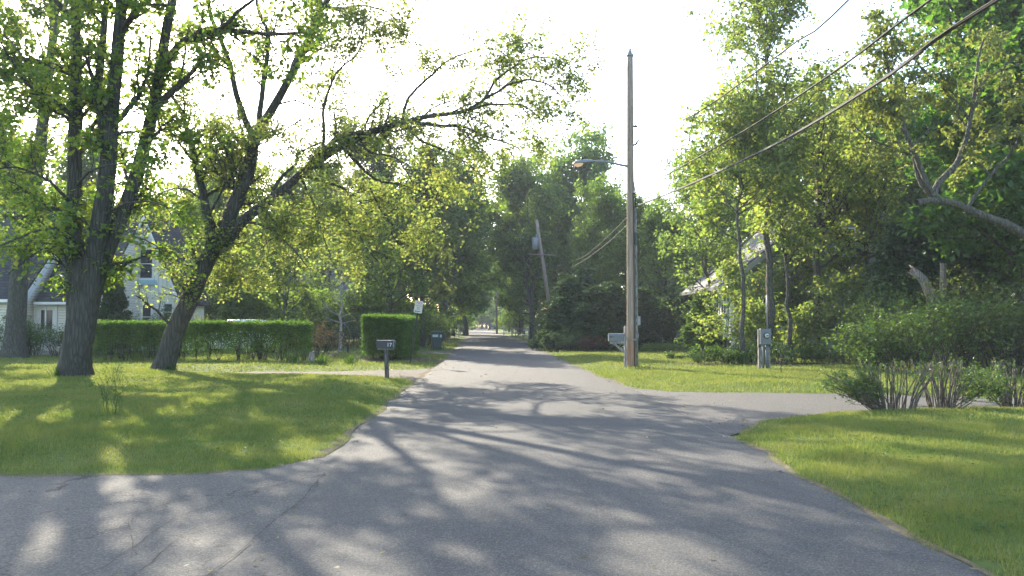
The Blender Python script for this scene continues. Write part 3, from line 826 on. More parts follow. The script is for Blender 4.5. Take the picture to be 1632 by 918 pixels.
M['black'] = plain('black_metal', (0.016, 0.019, 0.021), (0.028, 0.031, 0.033), 8, 0.42)
M['dark_iron'] = plain('dark_iron', (0.02, 0.022, 0.022), (0.035, 0.033, 0.03), 20, 0.6)
M['brick'] = plain('chimney_brick', (0.24, 0.1, 0.07), (0.34, 0.17, 0.12), 9, 0.9)
M['concrete'] = plain('concrete', (0.3, 0.29, 0.27), (0.4, 0.38, 0.35), 5, 0.9, 0, 0.3)

def gable_body(x0, x1, y0, y1, eave, ridge, axis):
    mb = MB()
    if axis == 'x':
        ym = (y0 + y1) / 2
        return mb.prism([(y0, -0.2), (y1, -0.2), (y1, eave), (ym, ridge), (y0, eave)], 'x', x0, x1)
    xm = (x0 + x1) / 2
    return mb.prism([(x0, -0.2), (x1, -0.2), (x1, eave), (xm, ridge), (x0, eave)], 'y', y0, y1)
def gable_roof(x0, x1, y0, y1, eave, ridge, axis, ov=0.3, th=0.14, end=0.25):
    a0, a1, b0, b1 = (y0, y1, x0, x1) if axis == 'x' else (x0, x1, y0, y1)
    mid = (a0 + a1) / 2; sl_ = (ridge - eave) / (mid - a0)
    up = 0.01
    prof = [(a0 - ov, eave - ov * sl_ + up), (mid, ridge + up), (a1 + ov, eave - ov * sl_ + up), (a1 + ov, eave - ov * sl_ + th + up), (mid, ridge + th * 1.25 + up), (a0 - ov, eave - ov * sl_ + th + up)]
    return MB().prism(prof, axis, b0 - end, b1 + end)
def rake(x0, x1, y, eave, ridge, ov=0.3, w=0.2, th=0.06, gap=0.02):
    """rake boards on a gable that faces the camera"""
    mid = (x0 + x1) / 2; s = (ridge - eave) / (mid - x0)
    e = eave - ov * s
    return MB().prism([(x0 - ov, e + 0.1), (mid, ridge + 0.1), (x1 + ov, e + 0.1), (x1 + ov, e + 0.1 - w), (mid, ridge + 0.1 - w * 1.3), (x0 - ov, e + 0.1 - w)], 'y', y - th - gap, y - gap)
def window(root, x, y, z, w, h, frame, mull=0, rows=1, name='window', sill=True, side=None):
    """window in a wall facing -y (or facing -x when side is given); frame is the part, pane its sub-part"""
    mb = MB(); f = 0.07
    mb.box(-w / 2 - f, w / 2 + f, -0.04, 0.0, h, h + f); mb.box(-w / 2 - f, w / 2 + f, -0.06, 0.0, -f, 0)
    mb.box(-w / 2 - f, -w / 2, -0.04, 0.0, 0, h); mb.box(w / 2, w / 2 + f, -0.04, 0.0, 0, h)
    for k in range(mull): mb.box(-w / 2 + w * (k + 1) / (mull + 1) - 0.018, -w / 2 + w * (k + 1) / (mull + 1) + 0.018, -0.035, -0.008, 0, h)
    for k in range(rows - 1): mb.box(-w / 2, w / 2, -0.03, -0.01, h * (k + 1) / rows - 0.022, h * (k + 1) / rows + 0.022)
    o = mb.build(name, frame, root)
    o.location = (x, y - 0.002, z)
    if side: o.rotation_euler = (0, 0, -math.pi / 2)
    MB().box(-w / 2, w / 2, -0.012, 0.002, 0, h).build('pane', M['glass'], o)
    if sill: MB().box(-w / 2 - 0.14, w / 2 + 0.14, -0.14, -0.003, -f - 0.07, -f - 0.002, 0.01).build('sill', frame, o)
    return o
# white cottage on the left
hx = XZ(170, 38); ob = np.array([hx[0], 38.0, 0.0])
t = thing('white_house', 'white clapboard house with grey shingle roof and steep gable behind the hedge', 'house', ob)
def HX(px, Z): return P(px, 515, Z)[0] - ob[0]
wl, wr = HX(-170, 37), HX(33, 37)
gable_body(wl, wr, -0.9, 8, 3.0, 7.4, 'x').build('wing_wall', M['cream'], t)
gable_roof(wl, wr, -0.9, 8, 3.0, 7.4, 'x', 0.35, 0.14, 0.16).build('wing_roof', M['roof_grey'], t)
MB().prism([(-1.27, 2.62), (3.55, 7.45), (3.55, 7.1), (-1.27, 2.27)], 'x', wr + 0.17, wr + 0.23).build('rake_board', M['trim'], t)
ml, mr = wr + 0.25, HX(160, 38)
gable_body(ml, mr, 0.0, 8, 2.9, 7.0, 'x').build('main_wall', M['cream'], t)
gable_roof(ml, mr, 0.0, 8, 2.9, 7.0, 'x', 0.35, 0.14, 0.0).build('main_roof', M['roof_grey'], t)
MB().box(ml, mr - 0.2, -0.47, -0.36, 2.48, 2.6).build('gutter', M['trim'], t)
MB().box(wl, wr, -1.37, -1.26, 2.56, 2.7).build('gutter', M['trim'], t)
d0 = HX(73, 38)
dr = MB().box(d0 - 0.46, d0 + 0.46, -0.045, -0.003, 0.35, 2.4).build('door', M['door'], t)
MB().box(d0 - 0.2, d0 + 0.33, -0.06, -0.046, 1.3, 2.22).build('pane', M['glass'], dr)
MB().box(d0 - 0.56, d0 - 0.465, -0.06, -0.003, 0.35, 2.5).box(d0 + 0.465, d0 + 0.56, -0.06, -0.003, 0.35, 2.5).box(d0 - 0.465, d0 + 0.465, -0.06, -0.003, 2.405, 2.5).build('frame', M['door'], dr)
MB().tube([(d0 - 0.38, -0.046, 1.2), (d0 - 0.38, -0.11, 1.2)], 0.035, 8).build('handle', M['black'], dr)
MB().box(d0 - 0.9, d0 + 0.9, -1.0, -0.002, -0.1, 0.3, 0.02).build('step', M['concrete'], t)
lamp = MB().box(d0 - 0.93, d0 - 0.79, -0.18, -0.04, 1.9, 2.12, 0.02).box(d0 - 0.89, d0 - 0.83, -0.04, -0.002, 1.98, 2.04).build('wall_lamp', M['black'], t)
MB().tube([(ml + 0.35, -0.06, 0), (ml + 0.35, -0.06, 2.5)], 0.04, 8).build('downspout', M['trim'], t)
gy = 4.0; gx0, gx1 = HX(176, 42), HX(284, 42); ge, gr = 3.1, 7.2
gable_body(gx0, gx1, gy, gy + 3.5, ge, gr, 'y').build('gable_wall', M['clapboard'], t)
xm = (gx0 + gx1) / 2; s_ = (gr - ge) / (xm - gx0)
MB().prism([(gx0 + 0.03, ge - 0.02), (gx1 - 0.03, ge - 0.02), (xm, gr - 0.06)], 'y', gy - 0.03, gy - 0.002).build('gable_boarding', M['board'], t)
MB().box(gx0, gx1, gy - 0.05, gy - 0.004, ge - 0.14, ge - 0.025).build('band_board', M['trim'], t)
gable_roof(gx0, gx1, gy, gy + 3.5, ge, gr, 'y', 0.25, 0.14, 0.3).build('gable_roof', M['roof_grey'], t)
rake(gx0, gx1, gy - 0.3, ge, gr, 0.25, 0.22).build('rake_board', M['trim'], t)
for px, w in ((203, 0.36), (234, 0.42), (268, 0.4)):
    window(t, HX(px, 42), gy, 1.25 if px < 260 else 1.75, w, 1.35 if px < 260 else 0.85, M['trim'], 0, 2)
window(t, HX(232, 42), gy - 0.03, 3.98, 0.62, 1.5, M['trim'], 0, 2)
window(t, HX(222, 42) - 0.35, gy - 0.03, 3.98, 0.45, 1.5, M['trim'], 0, 2)
MB().box(HX(232, 42) - 1.25, HX(232, 42) + 0.62, gy - 0.3, gy - 0.16, 3.6, 3.86, 0.02).build('flower_box', M['blue_trim'], t)

# green-grey shingle house on the right
ob = np.array([P(1165, 515, 38)[0], 38.0, 0.0])
t = thing('shingle_house', 'grey green shingle house with pale sloping roof edge behind the slim roadside trees', 'house', ob)
x0, x1 = 0.0, 11.0
gable_body(x0, x1, 0, 8, 3.7, 7.9, 'y').build('wall', M['green_shingle'], t)
gable_roof(x0, x1, 0, 8, 3.7, 7.9, 'y', 0.7, 0.16, 0.35).build('roof', M['roof_pale'], t)
rake(x0, x1, -0.35, 3.7, 7.9, 0.7, 0.28).build('rake_board', plain('weathered_trim', (0.3, 0.32, 0.32), (0.36, 0.37, 0.36), 4, 0.6), t)
MB().box(-0.06, 0.14, -0.06, -0.002, 0, 3.6).build('corner_board', M['trim'], t)
for yy in (1.2, 2.6, 4.0):
    window(t, -0.002, yy, 2.1, 0.9, 1.1, M['trim'], 1, 2, side=True)
window(t, 2.2, 0, 0.7, 1.1, 1.25, M['trim'], 1, 2)
window(t, 6.0, 0, 0.9, 1.1, 1.4, M['trim'], 1, 2)
window(t, 5.5, 0, 4.9, 0.9, 1.2, M['trim'], 0, 2)
ch = MB().box(5.6, 6.2, 3.2, 3.85, 6.5, 9.3).box(5.55, 6.25, 3.15, 3.9, 9.302, 9.42).build('chimney', M['brick'], t)
MB().tube([(5.9, 3.5, 9.42), (5.9, 3.5, 9.75)], 0.12, 8).build('flue', M['brick'], ch)

# blue-grey house glimpsed through the trees left of the road
ob = np.array([XZ(470, 76)[0], 76.0, 0.0])
t = thing('grey_house', 'blue grey house glimpsed between trees behind the brown bush', 'house', ob)
gable_body(-1.5, 9.5, 0, 8, 3.2, 6.6, 'x').build('wall', M['grey_shingle'], t)
gable_roof(-1.5, 9.5, 0, 8, 3.2, 6.6, 'x').build('roof', M['roof_pale'], t)
for x in (0.5, 3.2, 6.0, 8.0): window(t, x, 0, 1.0, 0.9, 1.4, M['trim'], 1, 2)
MB().box(4.2, 5.1, -0.05, -0.003, 0.1, 2.2).build('door', M['door'], t)
# small pale house far on the right bank
ob = np.array([XZ(1075, 64)[0], 64.0, 0.0])
t = thing('cottage', 'pale cottage barely seen through dark shrubs behind the yellow flower strip', 'house', ob)
gable_body(-3, 4, 0, 7, 2.8, 5.4, 'x').build('wall', M['board'], t)
gable_roof(-3, 4, 0, 7, 2.8, 5.4, 'x').build('roof', M['roof_grey'], t)
for x in (-1.5, 1.5): window(t, x, 0, 0.9, 0.9, 1.3, M['trim'], 1, 2)

# ---------------------------------------------------------------- large trees in view
def PT(*q): return np.array([P(*a) for a in q])
# T1: the big maple
Z1 = 22.6
b1 = on_ground(G(118, 604), 0.05)
mains = [
 (np.concatenate([[b1 - (0, 0, 0.15)], PT((122, 560, Z1), (127, 500, Z1), (131, 455, Z1), (136, 415, Z1))]), 0.385, 0.3),
 (PT((122, 545, Z1), (120, 470, Z1), (117, 400, Z1), (118, 300, Z1), (121, 200, Z1), (123, 100, Z1 + .2), (119, 0, Z1 + .4), (112, -90, Z1 + .4), (106, -170, Z1 + .6)), 0.27, 0.09),
 (PT((130, 545, Z1), (143, 455, Z1 - .1), (156, 385, Z1 - .2), (167, 300, Z1 - .3), (176, 200, Z1 - .4), (186, 100, Z1 - .5), (195, 0, Z1 - .6), (205, -90, Z1 - .6), (214, -180, Z1 - .5)), 0.32, 0.1),
 (PT((134, 540, Z1 + .1), (152, 450, Z1 + .1), (181, 380, Z1 + .2), (212, 300, Z1 + .3), (238, 210, Z1 + .4), (253, 130, Z1 + .4), (263, 70, Z1 + .5), (276, 0, Z1 + .6), (292, -80, Z1 + .8), (300, -150, Z1 + .8)), 0.27, 0.09),
 (PT((166, 240, Z1 - .3), (160, 160, Z1 - .1), (162, 80, Z1), (168, 0, Z1 + .2), (172, -70, Z1 + .3)), 0.15, 0.06),
 (PT((248, 170, Z1 + .4), (267, 152, Z1 + .3), (290, 132, Z1 + .1), (307, 113, Z1 - .1), (322, 92, Z1 - .4)), 0.13, 0.04),
 (PT((260, 105, Z1 + .5), (275, 84, Z1 + .5), (300, 62, Z1 + .4), (335, 47, Z1 + .3), (385, 49, Z1 + .2), (440, 54, Z1), (505, 53, Z1)), 0.12, 0.035),
 (PT((302, 62, Z1 + .4), (345, 50, Z1), (375, 22, Z1 - .4), (410, -6, Z1 - .8), (440, -30, Z1 - 1)), 0.08, 0.03),
 (PT((173, 205, Z1 - .3), (199, 178, Z1 - .2), (224, 148, Z1), (236, 112, Z1 + .2), (240, 60, Z1 + .4)), 0.1, 0.03),
 (PT((121, 118, Z1 + .2), (90, 108, Z1), (52, 97, Z1 - .4), (0, 91, Z1 - .9), (-60, 92, Z1 - 1.4)), 0.1, 0.03),
 (PT((120, 260, Z1), (140, 210, Z1 - .1), (160, 185, Z1 - .3)), 0.08, 0.05),
 (PT((150, 400, Z1 - .2), (110, 372, Z1 - .8), (55, 368, Z1 - 1.4), (0, 392, Z1 - 2), (-50, 400, Z1 - 2.5)), 0.05, 0.015),
 (PT((175, 390, Z1 + .2), (205, 376, Z1 + .1), (240, 388, Z1), (272, 418, Z1)), 0.035, 0.012),
 (PT((160, 345, Z1 - .3), (200, 325, Z1 - .9), (245, 322, Z1 - 1.3), (290, 345, Z1 - 1.6)), 0.045, 0.014),
 (PT((120, 400, Z1 - .1), (80, 395, Z1 - .8), (40, 415, Z1 - 1.2), (10, 440, Z1 - 1.4)), 0.04, 0.012),
 (PT((118, 340, Z1), (90, 330, Z1 + .8), (50, 340, Z1 + 1.6), (20, 360, Z1 + 2.2)), 0.045, 0.012),
 (PT((120, 300, Z1), (150, 270, Z1 - 1.0), (200, 260, Z1 - 1.8), (250, 270, Z1 - 2.2)), 0.045, 0.012),
 (PT((117, 330, Z1), (80, 290, Z1 - .7), (30, 268, Z1 - 1.2), (-20, 270, Z1 - 1.8)), 0.06, 0.015),
 (PT((120, 190, Z1), (85, 160, Z1 - .9), (40, 130, Z1 - 1.5), (0, 60, Z1 - 2)), 0.07, 0.018),
 (PT((230, 230, Z1 + .4), (262, 205, Z1 + .2), (300, 205, Z1), (330, 225, Z1 - .2)), 0.05, 0.013),
 (PT((190, 60, Z1 - .5), (225, 10, Z1 - 1.2), (270, -30, Z1 - 2), (330, -60, Z1 - 2.6)), 0.09, 0.02),
 (PT((120, 40, Z1 + .4), (80, -10, Z1), (30, -50, Z1 - .5), (-40, -70, Z1 - 1)), 0.09, 0.02),
 (PT((205, -90, Z1 - .6), (240, -140, Z1 - .2), (290, -180, Z1 + .5), (330, -200, Z1 + 1)), 0.08, 0.02),
 (PT((108, -110, Z1 + .4), (70, -160, Z1 + .4), (20, -190, Z1), (-30, -210, Z1)), 0.08, 0.02),
 (PT((180, 20, Z1), (150, -40, Z1 - 1.5), (120, -90, Z1 - 2.5), (80, -110, Z1 - 3.2)), 0.08, 0.02),
]
hero('maple_tree', 'large maple with three upright stems from one thick trunk on the left lawn', b1, mains, M['bark_maple'], M['leaf_maple'], 21,
     d=(2.1, 5.6, 7), L=((0.8, 2.3), (0.4, 1.0), (0.15, 0.4)), leaf=(5.4, 0.15, 1.5), tr1=(0.08, 1.0), floor=2.4)
# T0: slimmer tree at the left edge
Z0 = 33.0
b0 = on_ground(G(20, 576), 0.05); Z0 = b0[1]
mains = [
 (np.concatenate([[b0 - (0, 0, 0.15)], PT((25, 520, Z0), (30, 450, Z0), (37, 380, Z0), (52, 310, Z0), (63, 240, Z0), (73, 150, Z0), (84, 60, Z0), (92, -20, Z0), (98, -90, Z0))]), 0.42, 0.1),
 (PT((63, 240, Z0), (80, 170, Z0 - .5), (100, 140, Z0 - 1), (140, 110, Z0 - 1)), 0.12, 0.03),
 (PT((45, 340, Z0), (15, 280, Z0 + .4), (0, 200, Z0 + .8), (-10, 120, Z0 + 1)), 0.16, 0.04),
 (PT((73, 150, Z0), (40, 100, Z0), (10, 60, Z0), (-40, 30, Z0)), 0.12, 0.03),
 (PT((84, 60, Z0), (110, 0, Z0), (130, -40, Z0)), 0.1, 0.03),
 (PT((37, 385, Z0), (70, 340, Z0 - .6), (110, 330, Z0 - 1.2)), 0.07, 0.02),
 (PT((40, 360, Z0), (10, 345, Z0 - 1), (-30, 360, Z0 - 2)), 0.06, 0.02),
]
hero('maple_tree', 'slimmer maple at the left edge with its trunk before the white house wall', b0, mains, M['bark_grey'], M['leaf_maple'], 22,
     d=(2.4, 5.5, 7), L=((1.0, 2.8), (0.5, 1.2), (0.2, 0.5)), leaf=(7, 0.16, 1.2), tr1=(0.2, 1.0), floor=3.2)
# T2: the leaning tree whose limb arches over the road
b2 = on_ground(G(258, 593), 0.05); Z2 = b2[1]
z = Z2
mains = [
 (np.concatenate([[b2 - (0.03, 0, 0.15)], PT((277, 535, z), (297, 490, z), (318, 440, z), (340, 395, z), (352, 372, z))]), 0.32, 0.26),
 (PT((340, 400, z), (332, 350, z), (324, 312, z + .1), (310, 250, z + .2), (296, 198, z + .3), (281, 165, z + .4), (262, 140, z + .5)), 0.18, 0.05),
 (PT((345, 392, z), (368, 335, z + .1), (392, 285, z + .2), (402, 240, z + .3), (407, 212, z + .3)), 0.25, 0.2),
 (PT((405, 222, z + .3), (390, 188, z + .2), (376, 145, z), (364, 98, z - .2), (350, 62, z - .3), (336, 20, z - .5), (328, -30, z - .6), (320, -90, z - .6)), 0.12, 0.04),
 (PT((407, 222, z + .3), (414, 182, z + .4), (419, 130, z + .5), (427, 85, z + .6), (424, 50, z + .7), (412, 15, z + .8), (404, -40, z + 1)), 0.11, 0.04),
 (PT((407, 215, z + .3), (437, 168, z + .2), (465, 118, z), (487, 75, z - .1), (503, 32, z - .2), (528, -12, z - .3), (545, -80, z - .4), (552, -140, z - .4)), 0.16, 0.06),
 (PT((465, 118, z), (478, 82, z + .3), (496, 62, z + .4), (511, 30, z + .5), (508, -10, z + .7), (500, -60, z + 1)), 0.1, 0.04),
 (PT((345, 400, z), (385, 352, z - .1), (430, 318, z - .3), (475, 280, z - .5), (503, 258, z - .6), (548, 230, z - .8), (605, 205, z - 1.0), (655, 192, z - 1.2), (690, 183, z - 1.4), (738, 178, z - 1.6)), 0.195, 0.06),
 (PT((500, 262, z - .6), (535, 222, z - .9), (580, 210, z - 1.1), (620, 200, z - 1.2)), 0.1, 0.05),
 (PT((655, 194, z - 1.2), (692, 200, z - 1.3), (737, 202, z - 1.5), (767, 214, z - 1.6), (800, 226, z - 1.6), (830, 240, z - 1.5)), 0.07, 0.02),
 (PT((736, 178, z - 1.6), (790, 165, z - 1.7), (833, 170, z - 1.7), (852, 182, z - 1.6), (872, 202, z - 1.5)), 0.05, 0.015),
 (PT((745, 176, z - 1.6), (775, 156, z - 1.8), (792, 146, z - 1.9), (815, 134, z - 2), (846, 127, z - 2), (880, 140, z - 2), (905, 165, z - 2)), 0.055, 0.015),
 (PT((770, 160, z - 1.8), (790, 130, z - 1.9), (820, 105, z - 1.9), (850, 92, z - 2), (885, 95, z - 2), (912, 108, z - 2)), 0.045, 0.014),
 (PT((640, 196, z - 1.1), (655, 150, z - 1.3), (690, 120, z - 1.4), (720, 92, z - 1.5), (760, 80, z - 1.6), (800, 78, z - 1.6)), 0.055, 0.016),
 (PT((515, 248, z - .7), (516, 205, z - .7), (518, 165, z - .8), (532, 125, z - .9), (550, 102, z - 1), (567, 88, z - 1.1), (577, 60, z - 1.2), (581, 25, z - 1.3)), 0.06, 0.018),
 (PT((583, 212, z - 1.0), (587, 190, z - 1), (600, 170, z - 1.1), (622, 155, z - 1.3), (660, 140, z - 1.4)), 0.04, 0.014),
 (PT((555, 226, z - .9), (575, 230, z - 1.1), (593, 244, z - 1.4), (630, 252, z - 1.8), (648, 274, z - 2.0), (660, 300, z - 2)), 0.05, 0.014),
 (PT((648, 200, z - 1.2), (667, 222, z - 1.5), (700, 236, z - 1.7), (722, 246, z - 1.8), (755, 268, z - 1.9), (775, 285, z - 1.9)), 0.045, 0.012),
 (PT((452, 302, z - .4), (494, 324, z - 1), (539, 342, z - 1.4), (567, 366, z - 1.7), (581, 392, z - 1.9), (603, 416, z - 2)), 0.07, 0.016),
 (PT((430, 318, z - .3), (445, 285, z + .1), (470, 262, z + .4), (480, 240, z + .5), (520, 225, z + .6)), 0.08, 0.02),
 (PT((480, 280, z - .5), (520, 290, z - .2), (560, 310, z + .2), (600, 345, z + .4), (640, 395, z + .5)), 0.06, 0.014),
 (PT((385, 352, z - .1), (420, 360, z - .8), (455, 385, z - 1.2), (490, 425, z - 1.4)), 0.05, 0.014),
 (PT((370, 330, z), (395, 330, z + .8), (425, 345, z + 1.2), (445, 390, z + 1.5)), 0.05, 0.014),
 (PT((325, 320, z), (290, 300, z + .6), (255, 310, z + 1.1), (225, 345, z + 1.4)), 0.05, 0.014),
 (PT((330, 345, z), (360, 290, z - .8), (350, 250, z - 1.2), (330, 230, z - 1.5)), 0.05, 0.014),
 (PT((312, 255, z), (335, 225, z - .3), (352, 205, z - .5)), 0.04, 0.012),
 (PT((545, -60, z - .4), (590, -70, z - .6), (640, -60, z - .8), (670, -30, z - 1)), 0.06, 0.015),
 (PT((514, 10, z - .2), (545, 12, z - .5), (590, 10, z - .9), (625, 25, z - 1.2), (650, 60, z - 1.4)), 0.05, 0.014),
 (PT((545, 232, z - .8), (570, 262, z - .2), (600, 285, z + .4), (660, 300, z + 1.0), (720, 330, z + 1.4)), 0.06, 0.014),
 (PT((590, 300, z + .3), (610, 340, z + 1.0), (640, 370, z + 1.5), (690, 400, z + 1.8)), 0.035, 0.012),
 (PT((420, 330, z - .2), (440, 370, z + 1.0), (420, 420, z + 1.8), (380, 455, z + 2.2)), 0.045, 0.012),
 (PT((480, 285, z - .5), (500, 330, z + .8), (520, 390, z + 1.6), (540, 440, z + 2.0)), 0.045, 0.012),
 (PT((370, 345, z), (350, 380, z + 1.2), (380, 420, z + 2.0), (440, 450, z + 2.6)), 0.045, 0.012),
 (PT((480, 190, z - .2), (450, 215, z - .8), (470, 250, z - 1.2)), 0.03, 0.012),
 (PT((437, 168, z + .2), (470, 160, z + .6), (500, 170, z + .9), (540, 175, z + 1.2)), 0.04, 0.012),
]
hero('leaning_tree', 'leaning tree on the left lawn with a long limb arching over the road', b2, mains, M['bark_maple'], M['leaf_arch'], 23,
     d=(3.3, 8.5, 9.0), L=((0.8, 2.6), (0.35, 1.1), (0.12, 0.42)), leaf=(4.6, 0.105, 1.7), tr1=(0.3, 1.0), floor=1.9, flare=0.35)
# T6: oak on the right whose trunk stands outside the frame
b6 = np.array([14.9, 19.2, 0.0]); b6 = on_ground(b6, 0.05); z = 19.2
mains = [
 (np.array([b6 - (0, 0, 0.15), b6 + (0, 0, 1.5), b6 + (0.1, 0.1, 3.2), b6 + (0.1, 0.2, 5.5), b6 + (-0.2, 0.3, 8.5), b6 + (-0.3, 0.3, 12)]), 0.38, 0.1),
 (np.concatenate([[b6 + (0.1, 0.1, 3.0)], PT((1655, 384, z), (1610, 362, z - .1), (1560, 340, z - .3), (1520, 326, z - .4), (1485, 320, z - .5), (1458, 323, z - .6))]), 0.15, 0.075, 1),
 (PT((1500, 322, z - .5), (1480, 300, z - .5), (1462, 255, z - .5), (1445, 215, z - .5), (1432, 182, z - .5), (1405, 160, z - .6), (1375, 150, z - .7)), 0.085, 0.02),
 (PT((1492, 320, z - .5), (1470, 290, z - .4), (1452, 235, z - .2), (1440, 190, z), (1420, 130, z), (1410, 70, z), (1415, 30, z)), 0.07, 0.02),
 (PT((1488, 312, z - .5), (1500, 290, z - .4), (1525, 258, z - .3), (1543, 205, z - .2), (1550, 155, z - .1), (1558, 110, z), (1566, 60, z)), 0.085, 0.02),
 (PT((1540, 335, z - .3), (1560, 300, z - .3), (1595, 262, z - .4), (1618, 235, z - .4), (1622, 200, z - .4)), 0.05, 0.02),
 (PT((1440, 190, z), (1405, 175, z), (1370, 160, z + .2), (1345, 120, z + .3)), 0.04, 0.012),
 (PT((1545, 190, z - .1), (1510, 150, z), (1480, 120, z), (1450, 90, z)), 0.04, 0.012),
 (PT((1550, 150, z), (1590, 110, z), (1620, 90, z)), 0.04, 0.012),
]
hero('oak_tree', 'oak at the right edge with a bare limb reaching left over the dense shrubs', b6, mains, M['bark_grey'], M['leaf_oak'], 26,
     d=(3.2, 6.5, 7), L=((0.6, 2.1), (0.3, 0.9), (0.12, 0.38)), leaf=(12, 0.1, 1.3), tr1=(0.3, 1.0), floor=3.6, droop=0.9)

# ---------------------------------------------------------------- slim trees in the bed on the right
def own(name, label, loc, bark, lm, catg='tree', group=None, rz=0, **kw):
    t_, b_, l_ = gtree(**kw)
    t = thing(name, label, catg, (loc[0], loc[1], gz(loc[0], loc[1]) - 0.05), rz, group)
    obj('trunk', npmesh('trunk', t_[0], [t_[1]], bark, True), t)
    obj('branches', npmesh('branches', b_[0], [b_[1]], bark, True), t)
    obj('crown', npmesh('crown', l_[0], [l_[1]], lm), t)
    return t
GR = 'slim young maples in the bed on the right'
gk = dict(shape='column', d=(3.8, 6.0), L2=(0.5, 1.5), L3=(0.2, 0.55), ang=(40, 75), droop=0.5)
own('young_maple', 'slim young maple just left of the meter pedestal', XZ(1181, 29.6), M['bark_grey'], M['leaf_grove'], group=GR, seed=31, H=11, R=3.0, base=0.42, tr=0.105, n1=40, leaf=(4.6, 0.165, 1.4), lean=0.1, **gk)
own('young_maple', 'tallest slim maple rising straight behind the meter pedestal', XZ(1226, 31), M['bark_grey'], M['leaf_grove'], group=GR, seed=37, H=16.0, R=4.2, base=0.4, tr=0.17, n1=66, leaf=(4, 0.165, 1.5), lean=0.12, **gk)
own('young_maple', 'thin young maple just right of the meter pedestal', XZ(1257, 31.5), M['bark_grey'], M['leaf_grove'], group=GR, seed=33, H=9.0, R=2.4, base=0.4, tr=0.1, n1=38, leaf=(4.6, 0.165, 1.4), lean=0.1, **gk)
own('young_maple', 'thicker dark trunked maple in front of the shingle house wall', XZ(1303, 34), M['bark_dark'], M['leaf_grove'], group=GR, seed=34, H=12.5, R=3.2, base=0.3, tr=0.21, n1=52, leaf=(4.6, 0.17, 1.4), lean=0.15, **gk)
own('young_maple', 'leafy maple between the shingle house gable and the dead snag', XZ(1385, 35), M['bark_dark'], M['leaf_grove'], group=GR, seed=35, H=12.0, R=3.4, base=0.26, tr=0.16, n1=52, leaf=(4.6, 0.17, 1.4), lean=0.2, **gk)
own('young_maple', 'pale leafed maple at the left corner of the shingle house', XZ(1128, 40), M['bark_grey'], M['leaf_yellow'], group=GR, seed=36, H=11.0, R=3.2, base=0.25, tr=0.13, n1=44, leaf=(5, 0.18, 1.3), lean=0.2, **gk)
SG = 'leafy saplings under the slim maples'
for k, (px, Z, H_, R_, lab) in enumerate([(1160, 31, 3.6, 1.3, 'small sapling at the left end of the planting bed'), (1205, 31.8, 2.2, 0.9, 'low leafy sapling behind the left post of the meter pedestal'), (1278, 32.5, 2.2, 0.9, 'leafy sapling between the two trunks right of the meter pedestal'), (1342, 32, 3.6, 1.3, 'bushy sapling beside the dense shrub mass'), (1214, 36, 4.2, 1.3, 'leafy sapling against the left part of the shingle gable wall'), (1262, 36.5, 5.0, 1.6, 'leafy sapling against the middle of the shingle gable wall'), (1312, 36.6, 5.6, 1.8, 'tall leafy sapling behind the thicker dark trunk'), (1362, 36.4, 5.0, 1.8, 'leafy sapling before the right part of the shingle gable wall')]):
    own('sapling', lab, XZ(px, Z), M['bark_grey'], M['leaf_grove'], group=SG, seed=41 + k, H=H_, R=R_, base=0.12, tr=0.035, n1=22, leaf=(8, 0.14, 1.1), lean=0.3, **gk)
own('dark_maple', 'dense dark green maple filling the upper right corner', XZ(1640, 27.5), M['bark_dark'], M['leaf_deep'], seed=51, H=19, R=5.6, base=0.14, tr=0.36, n1=78, leaf=(9, 0.24, 1.3), d=(3.8, 5.5), L2=(0.7, 1.9), L3=(0.25, 0.7), lean=0.1, shape='round')

# ---------------------------------------------------------------- wooded background (shared meshes)
bk = dict(d=(3.4, 5.2), L2=(0.7, 1.9), L3=(0.3, 0.8))
proto('airy', M['bark_grey'], M['leaf_yellow'], seed=61, H=14, R=4.6, base=0.16, tr=0.2, n1=48, leaf=(5.5, 0.25, 1.3), shape='round', **bk)
proto('airy_tall', M['bark_grey'], M['leaf_olive'], seed=62, H=15, R=3.9, base=0.2, tr=0.22, n1=52, leaf=(5.5, 0.25, 1.3), shape='vase', stems=2, **bk)
proto('dense', M['bark_dark'], M['leaf_deep'], seed=63, H=15, R=5.0, base=0.12, tr=0.26, n1=60, leaf=(5, 0.32, 1.4), shape='round', **bk)
proto('open', M['bark_grey'], M['leaf_deep'], seed=66, H=16, R=5.2, base=0.3, tr=0.26, n1=56, leaf=(6, 0.28, 1.4), shape='round', stems=2, **bk)
proto('mid', M['bark_dark'], M['leaf_mid'], seed=64, H=13, R=4.6, base=0.1, tr=0.22, n1=54, leaf=(4.8, 0.28, 1.4), shape='round', **bk)
proto('cedar', M['bark_ev'], M['leaf_conifer'], seed=65, H=6, R=1.9, base=0.03, tr=0.12, n1=90, leaf=(24, 0.18, 1.0), shape='cone', d=(4, 6), L2=(0.3, 0.8), L3=(0.12, 0.35), droop=0.5)
LB = 'spring green trees in the wood left of the road'
